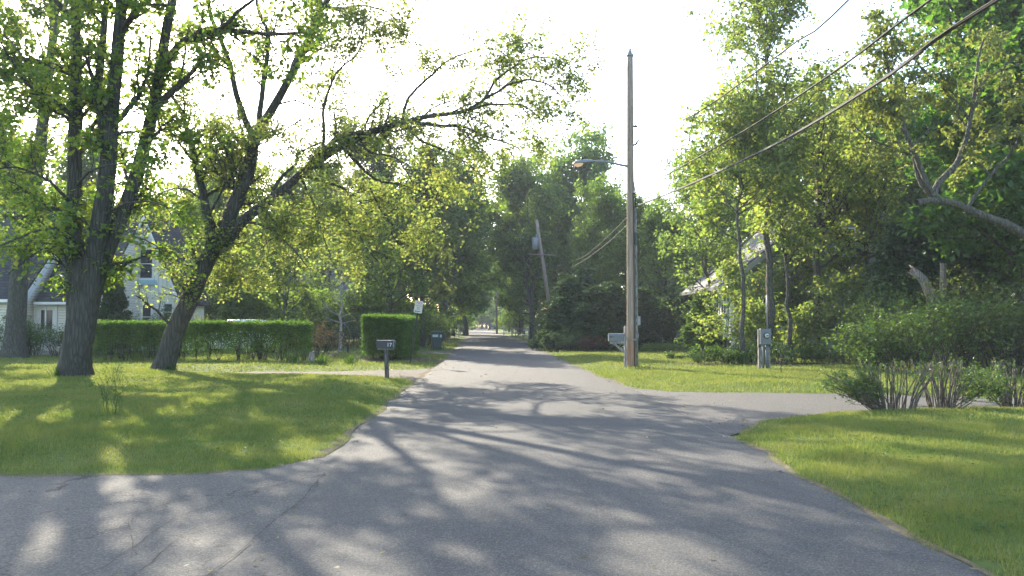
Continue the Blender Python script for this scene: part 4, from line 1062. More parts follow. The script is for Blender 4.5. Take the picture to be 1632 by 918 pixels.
left = [  # px, Z, proto, sx, sz, material, label
 (672, 52, 'airy', 0.82, 0.9, 'leaf_olive', 'olive leafed tree at the road edge above the clipped hedge block'),
 (622, 47, 'mid', 0.7, 0.72, 'leaf_mid', 'leafy tree right behind the clipped hedge block'),
 (585, 58, 'airy_tall', 0.95, 0.95, 'leaf_olive', 'twin stemmed tree behind the bare pale tree'),
 (705, 70, 'mid', 0.8, 1.1, 'leaf_mid', 'dark leafed roadside tree behind the green trash bin'),
 (722, 92, 'dense', 0.8, 1.05, 'leaf_mid', 'roadside tree behind the farther parking sign'),
 (525, 70, 'airy', 1.0, 1.05, 'leaf_yellow', 'pale yellow green tree beside the blue grey house'),
 (455, 52, 'airy', 0.8, 0.8, 'leaf_yellow', 'yellow green tree behind the right end of the long low hedge'),
 (395, 57, 'airy_tall', 0.9, 0.85, 'leaf_yellow', 'loose twin stemmed tree behind the white car'),
 (335, 60, 'airy', 0.9, 0.85, 'leaf_yellow', 'airy tree right of the white house gable'),
 (285, 66, 'mid', 0.9, 0.9, 'leaf_mid', 'leafy tree behind the white house gable'),
 (120, 62, 'airy', 1.1, 1.1, 'leaf_mid', 'tree behind the grey roof of the white house'),
 (20, 58, 'mid', 1.1, 1.1, 'leaf_mid', 'broad tree behind the left wing of the white house'),
 (-90, 50, 'dense', 1.0, 1.0, 'leaf_deep', 'dense tree beyond the left edge behind the white house'),
 (640, 80, 'mid', 1.0, 1.05, 'leaf_mid', None), (560, 90, 'mid', 1.1, 1.1, 'leaf_mid', None), (470, 95, 'airy', 1.2, 1.1, 'leaf_olive', None),
 (380, 95, 'mid', 1.2, 1.0, 'leaf_mid', None), (250, 95, 'airy', 1.2, 1.1, 'leaf_olive', None), (690, 118, 'mid', 1.0, 1.2, 'leaf_mid', None),
 (706, 68, 'open', 0.95, 1.0, 'leaf_mid', 'open crowned tree reaching over the left side of the road'), (712, 84, 'dense', 1.25, 1.1, 'leaf_mid', None), (742, 105, 'dense', 1.2, 1.15, 'leaf_deep', None), (100, 100, 'mid', 1.3, 1.2, 'leaf_mid', None), (-40, 90, 'mid', 1.3, 1.2, 'leaf_mid', None), (310, 120, 'dense', 1.4, 1.2, 'leaf_mid', None), (420, 130, 'dense', 1.4, 1.2, 'leaf_mid', None), (520, 120, 'dense', 1.4, 1.2, 'leaf_mid', None), (180, 120, 'dense', 1.4, 1.2, 'leaf_mid', None),
 (735, 140, 'dense', 0.9, 1.2, 'leaf_deep', None), (752, 185, 'dense', 1.0, 1.3, 'leaf_mid', None), (600, 130, 'mid', 1.4, 1.3, 'leaf_mid', None)]
RB_ = 'green trees in the wood right of the road'
right = [
 (912, 73, 'open', 0.98, 1.15, 'leaf_fresh', 'tall deep green tree behind the street lamp'),
 (885, 74, 'airy', 0.95, 1.15, 'leaf_yellow', 'yellow green tree beside the pole with the transformer'),
 (845, 78, 'mid', 0.62, 0.95, 'leaf_mid', 'roadside tree behind the pole with the transformer'),
 (955, 58, 'open', 0.55, 0.7, 'leaf_mid', 'deep green tree just left of the tall utility pole'),
 (1010, 56, 'airy_tall', 0.7, 0.62, 'leaf_mid', 'low tree directly behind the tall utility pole'),
 (1062, 52, 'mid', 0.6, 0.66, 'leaf_mid', 'leafy tree right of the tall utility pole'),
 (1108, 48, 'airy', 0.62, 0.8, 'leaf_yellow', 'airy yellow tree left of the shingle house'),
 (1190, 55, 'airy', 0.9, 1.05, 'leaf_yellow', 'tall airy tree behind the shingle house ridge'),
 (1290, 56, 'airy_tall', 1.0, 1.05, 'leaf_yellow', 'twin stemmed tree behind the brick chimney'),
 (1400, 47, 'mid', 0.85, 1.0, 'leaf_mid', 'mid green tree behind the dead snag'),
 (1475, 42, 'dense', 0.8, 0.8, 'leaf_deep', 'dark tree behind the dense shrub mass'),
 (1345, 46, 'airy', 0.85, 1.0, 'leaf_yellow', 'yellow green tree behind the shingle house gable'),
 (1560, 38, 'dense', 0.9, 0.85, 'leaf_deep', 'dark leafy tree behind the big oak limb'),
 (1700, 36, 'dense', 1.0, 0.95, 'leaf_deep', 'dense tree beyond the right edge behind the oak'),
 (848, 88, 'dense', 1.15, 1.05, 'leaf_mid', None), (832, 112, 'dense', 1.2, 1.1, 'leaf_mid', None), (920, 120, 'dense', 1.4, 1.2, 'leaf_mid', None), (1010, 115, 'dense', 1.4, 1.1, 'leaf_mid', None), (1110, 110, 'mid', 1.4, 1.1, 'leaf_mid', None), (1230, 105, 'dense', 1.4, 1.2, 'leaf_mid', None), (1350, 95, 'dense', 1.4, 1.2, 'leaf_mid', None), (1520, 75, 'mid', 1.3, 1.2, 'leaf_mid', None), (1640, 60, 'mid', 1.3, 1.2, 'leaf_mid', None),
 (852, 70, 'open', 0.95, 1.0, 'leaf_mid', 'open crowned tree leaning its crown over the right side of the road'), (828, 105, 'mid', 0.6, 1.05, 'leaf_mid', None), (812, 140, 'dense', 0.6, 1.05, 'leaf_mid', None), (880, 100, 'mid', 1.0, 1.2, 'leaf_mid', None), (960, 95, 'mid', 1.1, 1.0, 'leaf_mid', None),
 (1000, 76, 'mid', 1.0, 0.95, 'leaf_mid', None), (1045, 72, 'mid', 0.9, 0.85, 'leaf_mid', None), (1060, 90, 'mid', 1.0, 0.9, 'leaf_mid', None), (1150, 85, 'airy', 1.1, 1.1, 'leaf_olive', None), (1280, 80, 'mid', 1.1, 1.2, 'leaf_mid', None), (1420, 70, 'mid', 1.2, 1.2, 'leaf_mid', None),
 (798, 195, 'dense', 0.9, 1.2, 'leaf_mid', None), (775, 240, 'dense', 1.2, 1.3, 'leaf_mid', None), (840, 180, 'mid', 1.2, 1.3, 'leaf_mid', None), (745, 250, 'mid', 1.2, 1.3, 'leaf_mid', None)]
rr_ = np.random.default_rng(77)
for lst, grp, lab0 in ((left, LB, 'far tree in the wooded background left of the road'), (right, RB_, 'far tree in the wooded background right of the road')):
    for (px, Z, key, sx, sz, lm, lab) in lst:
        place(key, {'open': 'leafy_tree', 'dense': 'leafy_tree', 'mid': 'leafy_tree', 'airy': 'airy_tree', 'airy_tall': 'airy_tree', 'cedar': 'cedar'}[key], lab or lab0, XZ(px, Z), rr_.uniform(0, 6.28), sx, sz, grp if lab else grp + ', far back', M[lm])
# undergrowth along the wood and at the far end of the road
tb_, tl_ = shrub(201, H=2.6, R=1.9, stems=30, leaf=(9, 0.15, 1.0), d=(7, 9))
THK = [npmesh('stems', tb_[0], [tb_[1]], M['bark_dark'], True), npmesh('foliage', tl_[0], [tl_[1]], M['leaf_mid'])]
def thicket(px, Z, s, grp, lab, lm='leaf_mid'):
    p = XZ(px, Z)
    t = thing('thicket', lab, 'bush', (p[0], p[1], gz(p[0], p[1])), rr_.uniform(0, 6.28), grp)
    t.scale = (s, s, s * rr_.uniform(0.8, 1.1))
    for nm, me in zip(('stems', 'foliage'), THK):
        o = obj(nm, me, t)
        if nm == 'foliage': o.material_slots[0].link = 'OBJECT'; o.material_slots[0].material = M[lm]
for px in (738, 750, 762, 774, 786, 798, 812, 826): thicket(px, 212 + rr_.uniform(-6, 6), rr_.uniform(1.5, 2.4), 'undergrowth closing the far end of the road', 'bush in the undergrowth closing the far end of the road')
for px in (728, 742, 756, 768, 780, 793, 806, 820, 840): place('dense', 'leafy_tree', 'tree closing the view at the far end of the road', XZ(px, 225 + rr_.uniform(-8, 8)), rr_.uniform(0, 6.28), 1.3, 1.35, 'trees closing the view at the far end of the road', M['leaf_mid'])
for k, (x, Z) in enumerate([(-9.0, 62), (-10.0, 70), (-10.2, 78), (-10.6, 88), (-11.0, 98), (-11.6, 110), (-12, 124), (-12, 140), (-13.5, 160)]): thicket(816 + x / Z * F, Z, rr_.uniform(0.8, 1.3), 'undergrowth along the left side of the road', 'bush in the undergrowth along the left side of the road')
for k, (x, Z) in enumerate([(6.2, 70), (5.2, 98), (4.4, 112), (3.8, 126), (2.6, 142), (1.4, 162), (7.5, 80), (8, 66)]): thicket(816 + x / Z * F, Z, rr_.uniform(0.8, 1.3), 'undergrowth along the right side of the road', 'bush in the undergrowth along the right side of the road')
for px in (330, 375, 400, 425, 455, 480, 510, 540, 570, 610): thicket(px, 54 + rr_.uniform(-3, 5), rr_.uniform(1.1, 1.7), 'undergrowth behind the long low hedge', 'bush in the undergrowth behind the long low hedge')
for px, Z in ((734, 130), (736, 150), (741, 172), (726, 112), (745, 195)): thicket(px, Z, 1.25, 'undergrowth along the left side of the road', 'bush in the undergrowth along the left side of the road')
for px, Z in ((824, 118), (812, 136), (808, 152)): thicket(px, Z, 1.2, 'undergrowth along the right side of the road', 'bush in the undergrowth along the right side of the road')
for px, Z in ((640, 66), (650, 75), (655, 84), (662, 74), (670, 92), (685, 104), (700, 118), (660, 60), (645, 58)): thicket(px, Z, rr_.uniform(1.0, 1.5), 'undergrowth along the left side of the road', 'bush in the undergrowth along the left side of the road')
for px in (1120, 1180, 1420, 1480): thicket(px, 46 + rr_.uniform(-2, 3), rr_.uniform(0.9, 1.3), 'undergrowth around the shingle house', 'bush in the undergrowth around the shingle house')
# cedars and yews: the dark bank right of the road
CG = 'dark evergreens along the right side of the road'
for (px, Z, sx, sz, lab) in [(888, 45.5, 0.7, 0.48, 'dark evergreen at the road corner of the bank'), (905, 46, 1.15, 0.72, 'broad dark evergreen behind the grey mailbox side of the lawn'), (945, 44.5, 1.05, 0.62, 'dark evergreen left of the grey roadside mailbox'), (982, 45, 1.1, 0.66, 'dark evergreen directly behind the grey roadside mailbox'),
                             (1022, 46, 1.05, 0.6, 'dark evergreen just right of the tall pole'), (1062, 47, 0.95, 0.55, 'dark evergreen above the yellow flower strip'), (925, 50, 1.3, 0.85, 'tallest dark evergreen of the bank'), (1095, 46, 0.7, 0.6, 'small evergreen by the leaning dead log')]:
    place('cedar', 'evergreen_tree', lab, XZ(px, Z), rr_.uniform(0, 6.28), sx, sz, CG)
for (px, Z, sx, sz, lab) in [(1440, 32, 1.0, 0.95, 'dark evergreen hiding the right end of the shingle house'), (1490, 31.5, 1.15, 1.05, 'dark evergreen behind the dead snag'), (1545, 31, 1.2, 1.1, 'dark evergreen under the bare oak limb')]:
    place('cedar', 'evergreen_tree', lab, XZ(px, Z), rr_.uniform(0, 6.28), sx, sz, 'dark evergreens behind the wild shrubs')
place('cedar', 'evergreen_tree', 'small grey green pine at the left end of the planting bed', XZ(1120, 33.5), 1.0, 0.62, 0.5, None, M['leaf_bush'])
# clipped dark arborvitae in front of the white house
own('arborvitae', 'dark column shaped evergreen between the big maple and the white gable', XZ(178, 36.6), M['bark_ev'], M['leaf_conifer'], seed=71, H=3.7, R=1.05, base=0.02, tr=0.09, n1=150, leaf=(34, 0.11, 0.9), shape='column', d=(6, 8), L2=(0.15, 0.45), L3=(0.1, 0.22), droop=-0.4, lean=0.02, ang=(25, 55))

# ---------------------------------------------------------------- hedges and shrubs
hl = G(152, 579); 
hedge('clipped_hedge', 'long low clipped hedge with open stems at its foot behind the leaning tree', (P(150, 515, 31.5)[0], 31.2, 0), math.radians(-0.6), 8.4, 1.1, 1.48, M['leaf_hedge'], M['bark_dark'], 81, 1050, 0.075, 0.68, 40)
hedge('clipped_hedge', 'tall dense clipped hedge block beside the leaning parking sign', (P(577, 515, 32)[0], 32.2, 0), math.radians(0.3), 1.62, 5.2, 1.74, M['leaf_hedge'], M['bark_dark'], 82, 1500, 0.075, 0.16, 14)
for px, Z, H_, R_, sd, lm, lab in [
 (505, 36.0, 1.6, 1.5, 91, 'leaf_brown', 'round brownish bush between the two clipped hedges'),
 (240, 33.6, 1.55, 0.9, 92, 'leaf_bush', 'loose green shrub behind the long hedge beside the white house'),
 (268, 39.5, 2.3, 0.9, 93, 'leaf_bush', 'rounded dark shrub under the small right window of the white house'),
 (100, 35.2, 1.35, 1.1, 94, 'leaf_bush', 'bushy shrub at the white house door step'),
 (52, 35.8, 1.75, 0.8, 95, 'leaf_bush', 'shrub against the white house wall beside the left trunk'),
 (-5, 35.5, 1.9, 0.9, 96, 'leaf_bush', 'dark shrub at the far left edge under the house wing'),
 (212, 40.0, 1.8, 0.7, 97, 'leaf_bush', 'shrub under the tall gable windows'),
 (150, 34.5, 0.9, 1.1, 98, 'leaf_low', 'low shrub half hidden behind the big maple trunk'),
 (915, 43.8, 1.3, 1.6, 99, 'leaf_conifer', 'spreading dark shrub at the front of the evergreen bank'),
 (948, 43, 0.8, 1.1, 100, 'leaf_red', 'low reddish shrub left of the grey roadside mailbox'),
 (880, 47.5, 1.2, 1.0, 101, 'leaf_bush', 'roadside bush where the right lawn meets the road'),
 (872, 62, 2.4, 1.4, 102, 'leaf_olive', 'tall loose bush by the white railed fence'),
 (694, 57, 2.0, 1.3, 103, 'leaf_bush', 'roadside bush right of the green trash bin'),
 (672, 50, 2.6, 1.6, 104, 'leaf_mid', 'big bush behind the green trash bin'),
 (692, 86, 2.4, 1.4, 105, 'leaf_olive', 'bush left of the farther parking sign'),
 (420, 40, 1.9, 1.5, 106, 'leaf_olive', 'thin grey green shrub behind the right half of the long hedge'),
 (455, 42.5, 2.4, 1.5, 107, 'leaf_bush', 'tall twiggy shrub behind the brownish bush'),
 (600, 42, 2.4, 1.6, 108, 'leaf_conifer', 'dark shrub behind the tall clipped hedge block'),
 (308, 38, 1.9, 1.1, 109, 'leaf_olive', 'twiggy shrub between the white house and the white car'),
]:
    bush('shrub', lab, XZ(px, Z), M['bark_dark'], M[lm], seed=sd, H=H_, R=R_, stems=26, leaf=(7, 0.07 if Z < 45 else 0.11, 1.0), d=(6, 8))
# dense wild shrubs on the right behind the driveway
DG = 'dense wild shrubs behind the right driveway'
for px, Z, H_, R_, sd, lm, lab in [
 (1388, 24.5, 1.5, 1.2, 111, 'leaf_bush', 'left end shrub of the dense mass behind the pruned bushes'),
 (1450, 23.8, 2.15, 1.45, 112, 'leaf_bush', 'dense shrub in front of the dead snag'),
 (1530, 23.5, 2.35, 1.5, 113, 'leaf_bush', 'tall dense shrub under the bare oak limb'),
 (1600, 23, 2.1, 1.45, 114, 'leaf_olive', 'olive dense shrub near the right edge of the mass'),
 (1680, 22.5, 2.8, 1.9, 115, 'leaf_bush', 'dense shrub running out past the right edge'),
 (1420, 27.5, 2.8, 1.6, 116, 'leaf_bush', 'taller dense shrub behind the left part of the mass'),
 (1515, 27, 3.2, 1.75, 117, 'leaf_olive', 'olive shrub rising right of the dead snag'),
 (1610, 26.5, 3.4, 2.1, 118, 'leaf_bush', 'tall back shrub below the dark maple'),
]:
    bush('wild_shrub', lab, XZ(px, Z), M['bark_dark'], M[lm], group=DG, seed=sd, H=H_, R=R_, stems=38, leaf=(5, 0.1, 1.3), d=(6, 8), wob=0.24)
# low plants in the bed under the slim maples
LG = 'low leafy plants in the bed under the slim maples'
for px, Z, H_, R_, sd, lab in [(1122, 29.4, 0.7, 0.8, 121, 'low plant at the left tip of the bed'), (1146, 29.0, 0.75, 0.85, 122, 'second low plant from the left tip of the bed'), (1196, 29.3, 0.8, 0.7, 124, 'low plant between the fern and the meter pedestal'), (1242, 28.8, 0.85, 0.6, 125, 'low plant just right of the meter pedestal'), (1275, 29.6, 0.8, 0.9, 126, 'low plant under the two right trunks'), (1315, 29.8, 0.85, 1.0, 127, 'low plant in front of the thicker trunk'), (1352, 28.2, 0.95, 0.9, 128, 'low plant at the right end of the bed')]:
    bush('low_plant', lab, XZ(px, Z), M['bark_dark'], M['leaf_low'], group=LG, catg='plant', seed=sd, H=H_, R=R_, stems=22, leaf=(7, 0.085, 1.0), d=(3, 5), r0=0.006)
def blades(name, label, loc, n, h, spread, lm, seed, wid=0.03, bend=0.5, catg='plant', group=None):
    """clump of long arching blades"""
    r = np.random.default_rng(seed)
    az = r.uniform(0, 6.283, n); k = np.linspace(0, 1, 6)
    l = h * r.uniform(0.6, 1.1, n); sp = spread * r.uniform(0.2, 1, n)
    bx = r.normal(0, spread * 0.3, n); by = r.normal(0, spread * 0.3, n)
    out = bx[:, None] + (np.cos(az) * sp)[:, None] * k ** 1.6; out2 = by[:, None] + (np.sin(az) * sp)[:, None] * k ** 1.6
    zz = l[:, None] * (k - bend * 0.55 * k ** 3)
    w = wid * np.sin(np.clip(k * 2.6 + 0.5, 0, math.pi)) * 0.5
    tx, ty = -np.sin(az), np.cos(az)
    A = np.stack([out + tx[:, None] * w, out2 + ty[:, None] * w, zz], -1); B = np.stack([out - tx[:, None] * w, out2 - ty[:, None] * w, zz], -1)
    V = np.stack([A, B], 2).reshape(-1, 3); i = np.arange(n * 12).reshape(n, 6, 2)
    f = np.stack([i[:, :-1, 0], i[:, :-1, 1], i[:, 1:, 1], i[:, 1:, 0]], -1).reshape(-1, 4)
    o = obj(name, npmesh(name, V, [f], lm)); o.location = (float(loc[0]), float(loc[1]), gz(loc[0], loc[1]))
    return props(o, label, catg, group)
blades('fern', 'arching fern clump at the foot of the left slim maple', XZ(1176, 28.9), 70, 0.95, 0.6, M['leaf_low'], 123, 0.07, 0.9)
for px, Z, lab in [(560, 29.6, 'tall iris clump left of the black mailbox post'), (514, 29.2, 'iris clump in front of the small wooden stump'), (468, 29.4, 'iris clump at the foot of the long hedge right end')]:
    blades('iris_clump', lab, XZ(px, Z), 60, 0.5, 0.4, M['leaf_low'], int(px), 0.025, 0.2, group='iris clumps beside the gravel drive')
for px, py, h, lab in [(184, 614, 0.55, 'thin leafy weed just right of the big maple trunk'), (180, 672, 0.85, 'spindly weedy shoots standing in the middle of the left lawn')]:
    bush('weed', lab, G(px, py), M['leaf_low'], M['leaf_low'], None, 'plant', seed=px + 7, H=h, R=0.32, stems=9, leaf=(2.2, 0.045, 1.2), d=(3, 4), r0=0.006, wid=0.45)
for px, py, n, h, lab in [(92, 606, 60, 0.35, 'grass tuft hugging the left foot of the big maple'), (272, 594, 50, 0.28, 'grass tuft hugging the foot of the leaning tree')]:
    blades('weed_tuft', lab, G(px, py), n, h, 0.28, M['leaf_low'], px, 0.022, 0.2)
# yellow-flowering strip and ivy at the back of the right lawn: countless small plants
r_ = np.random.default_rng(9)
n = 9000; x = r_.uniform(P(1022, 515, 44)[0], P(1105, 515, 44)[0], n); y = r_.uniform(42.5, 44.5, n)
T = np.stack([np.stack([x, y, gz_from(sdist(x, y), x, y) + 0.0 * x], 1), np.stack([x, y, 0.12 + 0.38 * r_.random(n)], 1)], 1)
v_, f_ = leafy(T, r_, 1.5, 0.085, (0.2, 1), 0.0, 0.7)
props(obj('ground_cover', npmesh('ground_cover', v_, [f_], M['leaf_yellow'])), kind='stuff')
# small sapling on the right lawn
own('sapling', 'knee high sapling on the lawn right of the meter pedestal', G(1245, 602), M['bark_dark'], M['leaf_low'], seed=131, H=0.95, R=0.34, base=0.3, tr=0.012, n1=12, leaf=(6, 0.05, 1.0), shape='round', d=(6, 8), L2=(0.1, 0.25), L3=(0.05, 0.12), lean=0.1)
# bare pale tree between the hedges
t_, b_, l_ = gtree(seed=141, H=5.2, R=2.0, base=0.3, tr=0.1, n1=26, shape='vase', d=(3.5, 5), L2=(0.4, 1.1), L3=(0.2, 0.5), leaf=(0.7, 0.08, 1.0), lean=0.2)
t = thing('bare_tree', 'pale barked tree with few leaves between the two hedges', 'tree', on_ground(XZ(543, 44), 0.05))
obj('trunk', npmesh('trunk', t_[0], [t_[1]], M['bark_pale'], True), t); obj('branches', npmesh('branches', b_[0], [b_[1]], M['bark_pale'], True), t)
obj('crown', npmesh('crown', l_[0], [l_[1]], M['leaf_olive']), t)
# dead snag behind the shrubs
def stick(name, label, catg, pts, r0, r1, mat, seed=0, S=14, K=18, broken=False):
    rng = np.random.default_rng(seed)
    p, r = resample(pts, r0, r1, K, rng, r0 * 0.12)
    v, f = tubes(p[None], r[None], S, 0.12, seed)
    if broken: v[-S:] += rng.normal(0, 0.4, (S, 1)) * unit(p[-1] - p[-2]) * r0
    cap0 = np.arange(S)
    me = npmesh(name, np.concatenate([v, p[-1:] - unit(p[-1:] - p[-2:-1]) * r1 * 0.4]) - p[0], [f, np.stack([len(v) - S + cap0, len(v) - S + (cap0 + 1) % S, np.full(S, len(v))], -1)], mat, True)
    o = obj(name, me); o.location = [float(c) for c in p[0]]
    return props(o, label, catg)
Zs = 28.6
stick('dead_snag', 'bleached curved snag of a dead tree rising from the shrubs', 'dead tree', np.concatenate([[P(1500, 570, Zs) * (1, 1, 0)], PT((1496, 520, Zs), (1487, 480, Zs), (1476, 450, Zs), (1458, 431, Zs))]), 0.3, 0.14, M['deadwood'], 5, broken=True)
stick('dead_snag', 'short straight grey snag just right of the curved one', 'dead tree', np.concatenate([[P(1503, 570, Zs + .4) * (1, 1, 0)], PT((1503, 500, Zs + .4), (1502, 420, Zs + .4))]), 0.14, 0.11, M['deadwood'], 6, broken=True)
stick('leaning_log', 'dark dead log leaning in the shade behind the right lawn', 'log', np.array([XZ(1072, 43.5), P(1084, 532, 44), P(1094, 521, 44.4)]), 0.2, 0.16, M['bark_dark'], 7, broken=True)
stick('tree_stump', 'small sawn stump on the strip in front of the brownish bush', 'stump', np.array([XZ(497, 31.2) - (0, 0, .1), XZ(497, 31.2) + (0, 0, .2), XZ(498, 31.2) + (0, 0, .42)]), 0.13, 0.1, M['deadwood'], 8)

# ---------------------------------------------------------------- pruned bushes in the right foreground
def pruned(label, px, py, width, seed, leafside, h=0.88, n=30):
    rng = np.random.default_rng(seed)
    b = on_ground(G(px, py))
    A = []
    for k in range(n):
        x0 = rng.uniform(-0.22, 0.22) * width; y0 = rng.uniform(-0.2, 0.2)
        x1 = x0 * 2.0 + rng.normal(0, 0.07); y1 = y0 * 2.2 + rng.normal(0, 0.1)
        hh = h * rng.uniform(0.86, 1.03)
        A.append(resample([(x0, y0, -0.05), (x0 + (x1 - x0) * 0.35, y0 + (y1 - y0) * 0.35, hh * 0.4), (x1 * 0.95, y1, hh * 0.8), (x1 + rng.normal(0, 0.03), y1, hh)], 0.018, 0.009, 8, rng, 0.012)[0])
    for s in leafside:                              # low arms that lean out
        for k in range(13):
            x0 = s * rng.uniform(0.02, 0.22) * width; x1 = s * width * rng.uniform(0.45, 0.98)
            q_ = rng.uniform(0.35, 1.0); x1 = s * width * q_; hh = h * (0.25 + 0.7 * rng.uniform(0.4, 1.0) * (1.15 - 0.45 * q_))
            A.append(resample([(x0, rng.uniform(-.2, .2), -0.05), (x0 + (x1 - x0) * 0.5, rng.uniform(-.3, .3), hh * 0.5), (x1, rng.uniform(-.4, .4), hh)], 0.013, 0.005, 8, rng, 0.015)[0])
    A = np.array(A)
    rads = np.array([0.0135] * n + [0.0095] * (len(A) - n))[:, None] * rng.uniform(0.7, 1.3, (len(A), 1)) * (1 - 0.45 * np.linspace(0, 1, 8))[None]
    C, RC = grow(A[n:] if len(A) > n else A, rads[n:] if len(A) > n else rads, rng, 9, (0.3, 1), (0.12, 0.4), (25, 60), 4, 0.08, 0.15, 0.2, 0.5, 0.006, 0.002, 0.4, 0.3, 0.05)
    C2, RC2 = grow(A[:n], rads[:n], rng, 6.5, (0.6, 1), (0.08, 0.26), (20, 60), 4, 0.1, 0.2, 0.2, 0.4, 0.005, 0.002, 0.4, 0.3, 0.05)
    D, RD = grow(C, RC, rng, 10, (0.2, 1), (0.06, 0.18), (25, 70), 3, 0, 0, 0.2, 0.6, 0.003, 0.0015, 0.5, 0.2, 0.03)
    clip = lambda q: np.minimum(q, np.array([9, 9, h * 1.06]))
    C2 = clip(C2); D = clip(D)
    stems = cat([tubes(A, rads, 7), tubes(C, RC, 4), tubes(C2, RC2, 3), tubes(D, RD, 3)])
    lf = cat([leafy(D, rng, 3.6 if len(leafside) > 2 else 6, 0.042, (0, 1), 0.1, 0.9), leafy(C, rng, 3 if len(leafside) > 2 else 5, 0.042, (0.2, 1), 0.1, 0.9), leafy(C2, rng, 6, 0.036, (0.2, 1), 0.1, 0.9)])
    t = thing('pruned_bush', label, 'bush', b, 0, 'flat topped pruned bushes along the right driveway')
    obj('stems', npmesh('stems', stems[0], [stems[1]], M['stem'], True), t)
    obj('foliage', npmesh('foliage', lf[0], [lf[1]], M['leaf_bush']), t)
pruned('pruned bush with leafy left side, leftmost of the three by the driveway', 1425, 663, 1.15, 151, (-1, -1, -1))
pruned('pruned bush of bare upright stems in the middle of the three', 1502, 662, 0.85, 152, (1,), n=34)
pruned('pruned bush cut off by the right edge of the picture', 1618, 653, 0.8, 153, (-1, 1), n=26)

# ---------------------------------------------------------------- utility poles
m, nt, out = newmat('pole_wood')
v = coords(nt, (14, 14, 0.8)); n1 = noise(nt, v, 1.5, 8, 0.7); n2 = noise(nt, coords(nt), 1.1, 4)
sp = N(nt, 'ShaderNodeSeparateXYZ'); tc = N(nt, 'ShaderNodeTexCoord'); nt.links.new(tc.outputs['Object'], sp.inputs[0])
grey = ramp(nt, [(0.3, (0.16, 0.12, 0.088)), (0.55, (0.31, 0.24, 0.18)), (0.75, (0.42, 0.34, 0.265))], n1)
brown = ramp(nt, [(0.3, (0.17, 0.095, 0.055)), (0.7, (0.38, 0.24, 0.15))], n1)
low = math_(nt, 'MULTIPLY', math_(nt, 'SUBTRACT', 1.9, math_(nt, 'ADD', sp.outputs[2], n2)), 1.2, True)
col = mixc(nt, grey, brown, low)
principled(nt, out, col, 0.85, 0, n1, 0.7, 0.03, 0.2)
M['pole_wood'] = m
M['galv'] = plain('galvanised_metal', (0.26, 0.27, 0.27), (0.2, 0.21, 0.21), 12, 0.55, 0.4)
M['grey_metal'] = plain('grey_painted_metal', (0.125, 0.14, 0.14), (0.095, 0.108, 0.11), 6, 0.5, 0.1)
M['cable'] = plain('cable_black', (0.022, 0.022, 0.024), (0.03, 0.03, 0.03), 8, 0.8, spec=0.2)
M['cable_lit'] = plain('cable_sunlit', (0.045, 0.044, 0.044), (0.06, 0.058, 0.057), 8, 0.8, spec=0.2)  # paler cable copy, with sunlight along the top put into the colour
M['ceramic'] = plain('ceramic', (0.3, 0.34, 0.36), (0.22, 0.26, 0.28), 6, 0.3)
M['plank'] = barkmat('weathered_plank', (0.34, 0.31, 0.28), (0.22, 0.2, 0.18), 0.1, 2.0)
M['post_shaded'] = barkmat('shaded_post', (0.13, 0.12, 0.105), (0.08, 0.075, 0.068), 0.1, 2.0)  # plank wood darkened: the post's shaded side is put into its colour
M['white_paint'] = plain('white_paint', (0.74, 0.74, 0.72), (0.66, 0.66, 0.64), 8, 0.5)

pb = on_ground(G(1006, 589)); PZ = pb[1]
t = thing('utility_pole', 'tall weathered wooden utility pole carrying a street lamp on the right lawn', 'utility pole', pb)
def rel(px, py, dz=0.0): return P(px, py, PZ + dz) - pb
top = rel(1004, 90)
pp, pr = resample([(0, 0, -0.3), (0.01, 0, 3), (top[0] * 0.6, 0, 7), top], 0.16, 0.108, 30)
MB().tube(list(pp), list(pr), 20).build('pole', M['pole_wood'], t, True)
MB().tube([top + (0, 0, 0.0), top + (0, 0, .09)], [0.122, 0.118], 16).build('pole_cap', M['galv'], t, True)
MB().tube([top + (0, 0, .09), top + (0, 0, .12), top + (0, 0, .13), top + (0, 0, .19), top + (0, 0, .2), top + (0, 0, .27)], [0.03, 0.03, 0.07, 0.075, 0.04, 0.055], 10).build('insulator', M['ceramic'], t, True)
# conduit / riser on the right of the pole
cx0 = 0.2
cpts = [(cx0, -0.03, -0.1), (cx0, -0.03, 2.2), (cx0 - 0.012, -0.03, 4.0), (cx0 - 0.02, -0.03, 5.5)]
MB().tube([np.array(p) for p in cpts], 0.042, 10).build('riser_conduit', M['plank'], t, True)
MB().tube([np.array((cx0 - 0.02, -0.03, 5.5)), np.array((cx0 - 0.03, -0.02, 6.0)), np.array((cx0 - 0.06, 0, 6.4))], 0.02, 8).build('riser_cable', M['cable'], t, True)
MB().tube([np.array((0.1, -0.14, 0.0)), np.array((0.1, -0.145, 3.0)), np.array((0.09, -0.13, 6.0))], 0.014, 6).build('ground_wire', M['cable'], t, True)
bx = rel(1016, 511)
MB().box(bx[0] - 0.01, bx[0] + 0.1, -0.06, 0.06, bx[2] - 0.16, bx[2] + 0.16, 0.012).build('junction_box', M['galv'], t)
bx = rel(1014.5, 534)
MB().box(bx[0] - 0.02, bx[0] + 0.07, -0.06, 0.04, bx[2] - 0.08, bx[2] + 0.06, 0.012).build('junction_box', M['galv'], t)
bx = rel(1011.5, 381)
MB().box(bx[0] - 0.03, bx[0] + 0.1, -0.11, 0.06, bx[2] - 0.2, bx[2] + 0.22, 0.015).build('splice_box', M['black'], t)
MB().box(0.1, bx[0], -0.06, 0.0, bx[2] - 0.1, bx[2] - 0.05).box(0.1, bx[0], -0.06, 0.0, bx[2] + 0.08, bx[2] + 0.13).build('bracket', M['black'], t)
hb = rel(1008, 203)
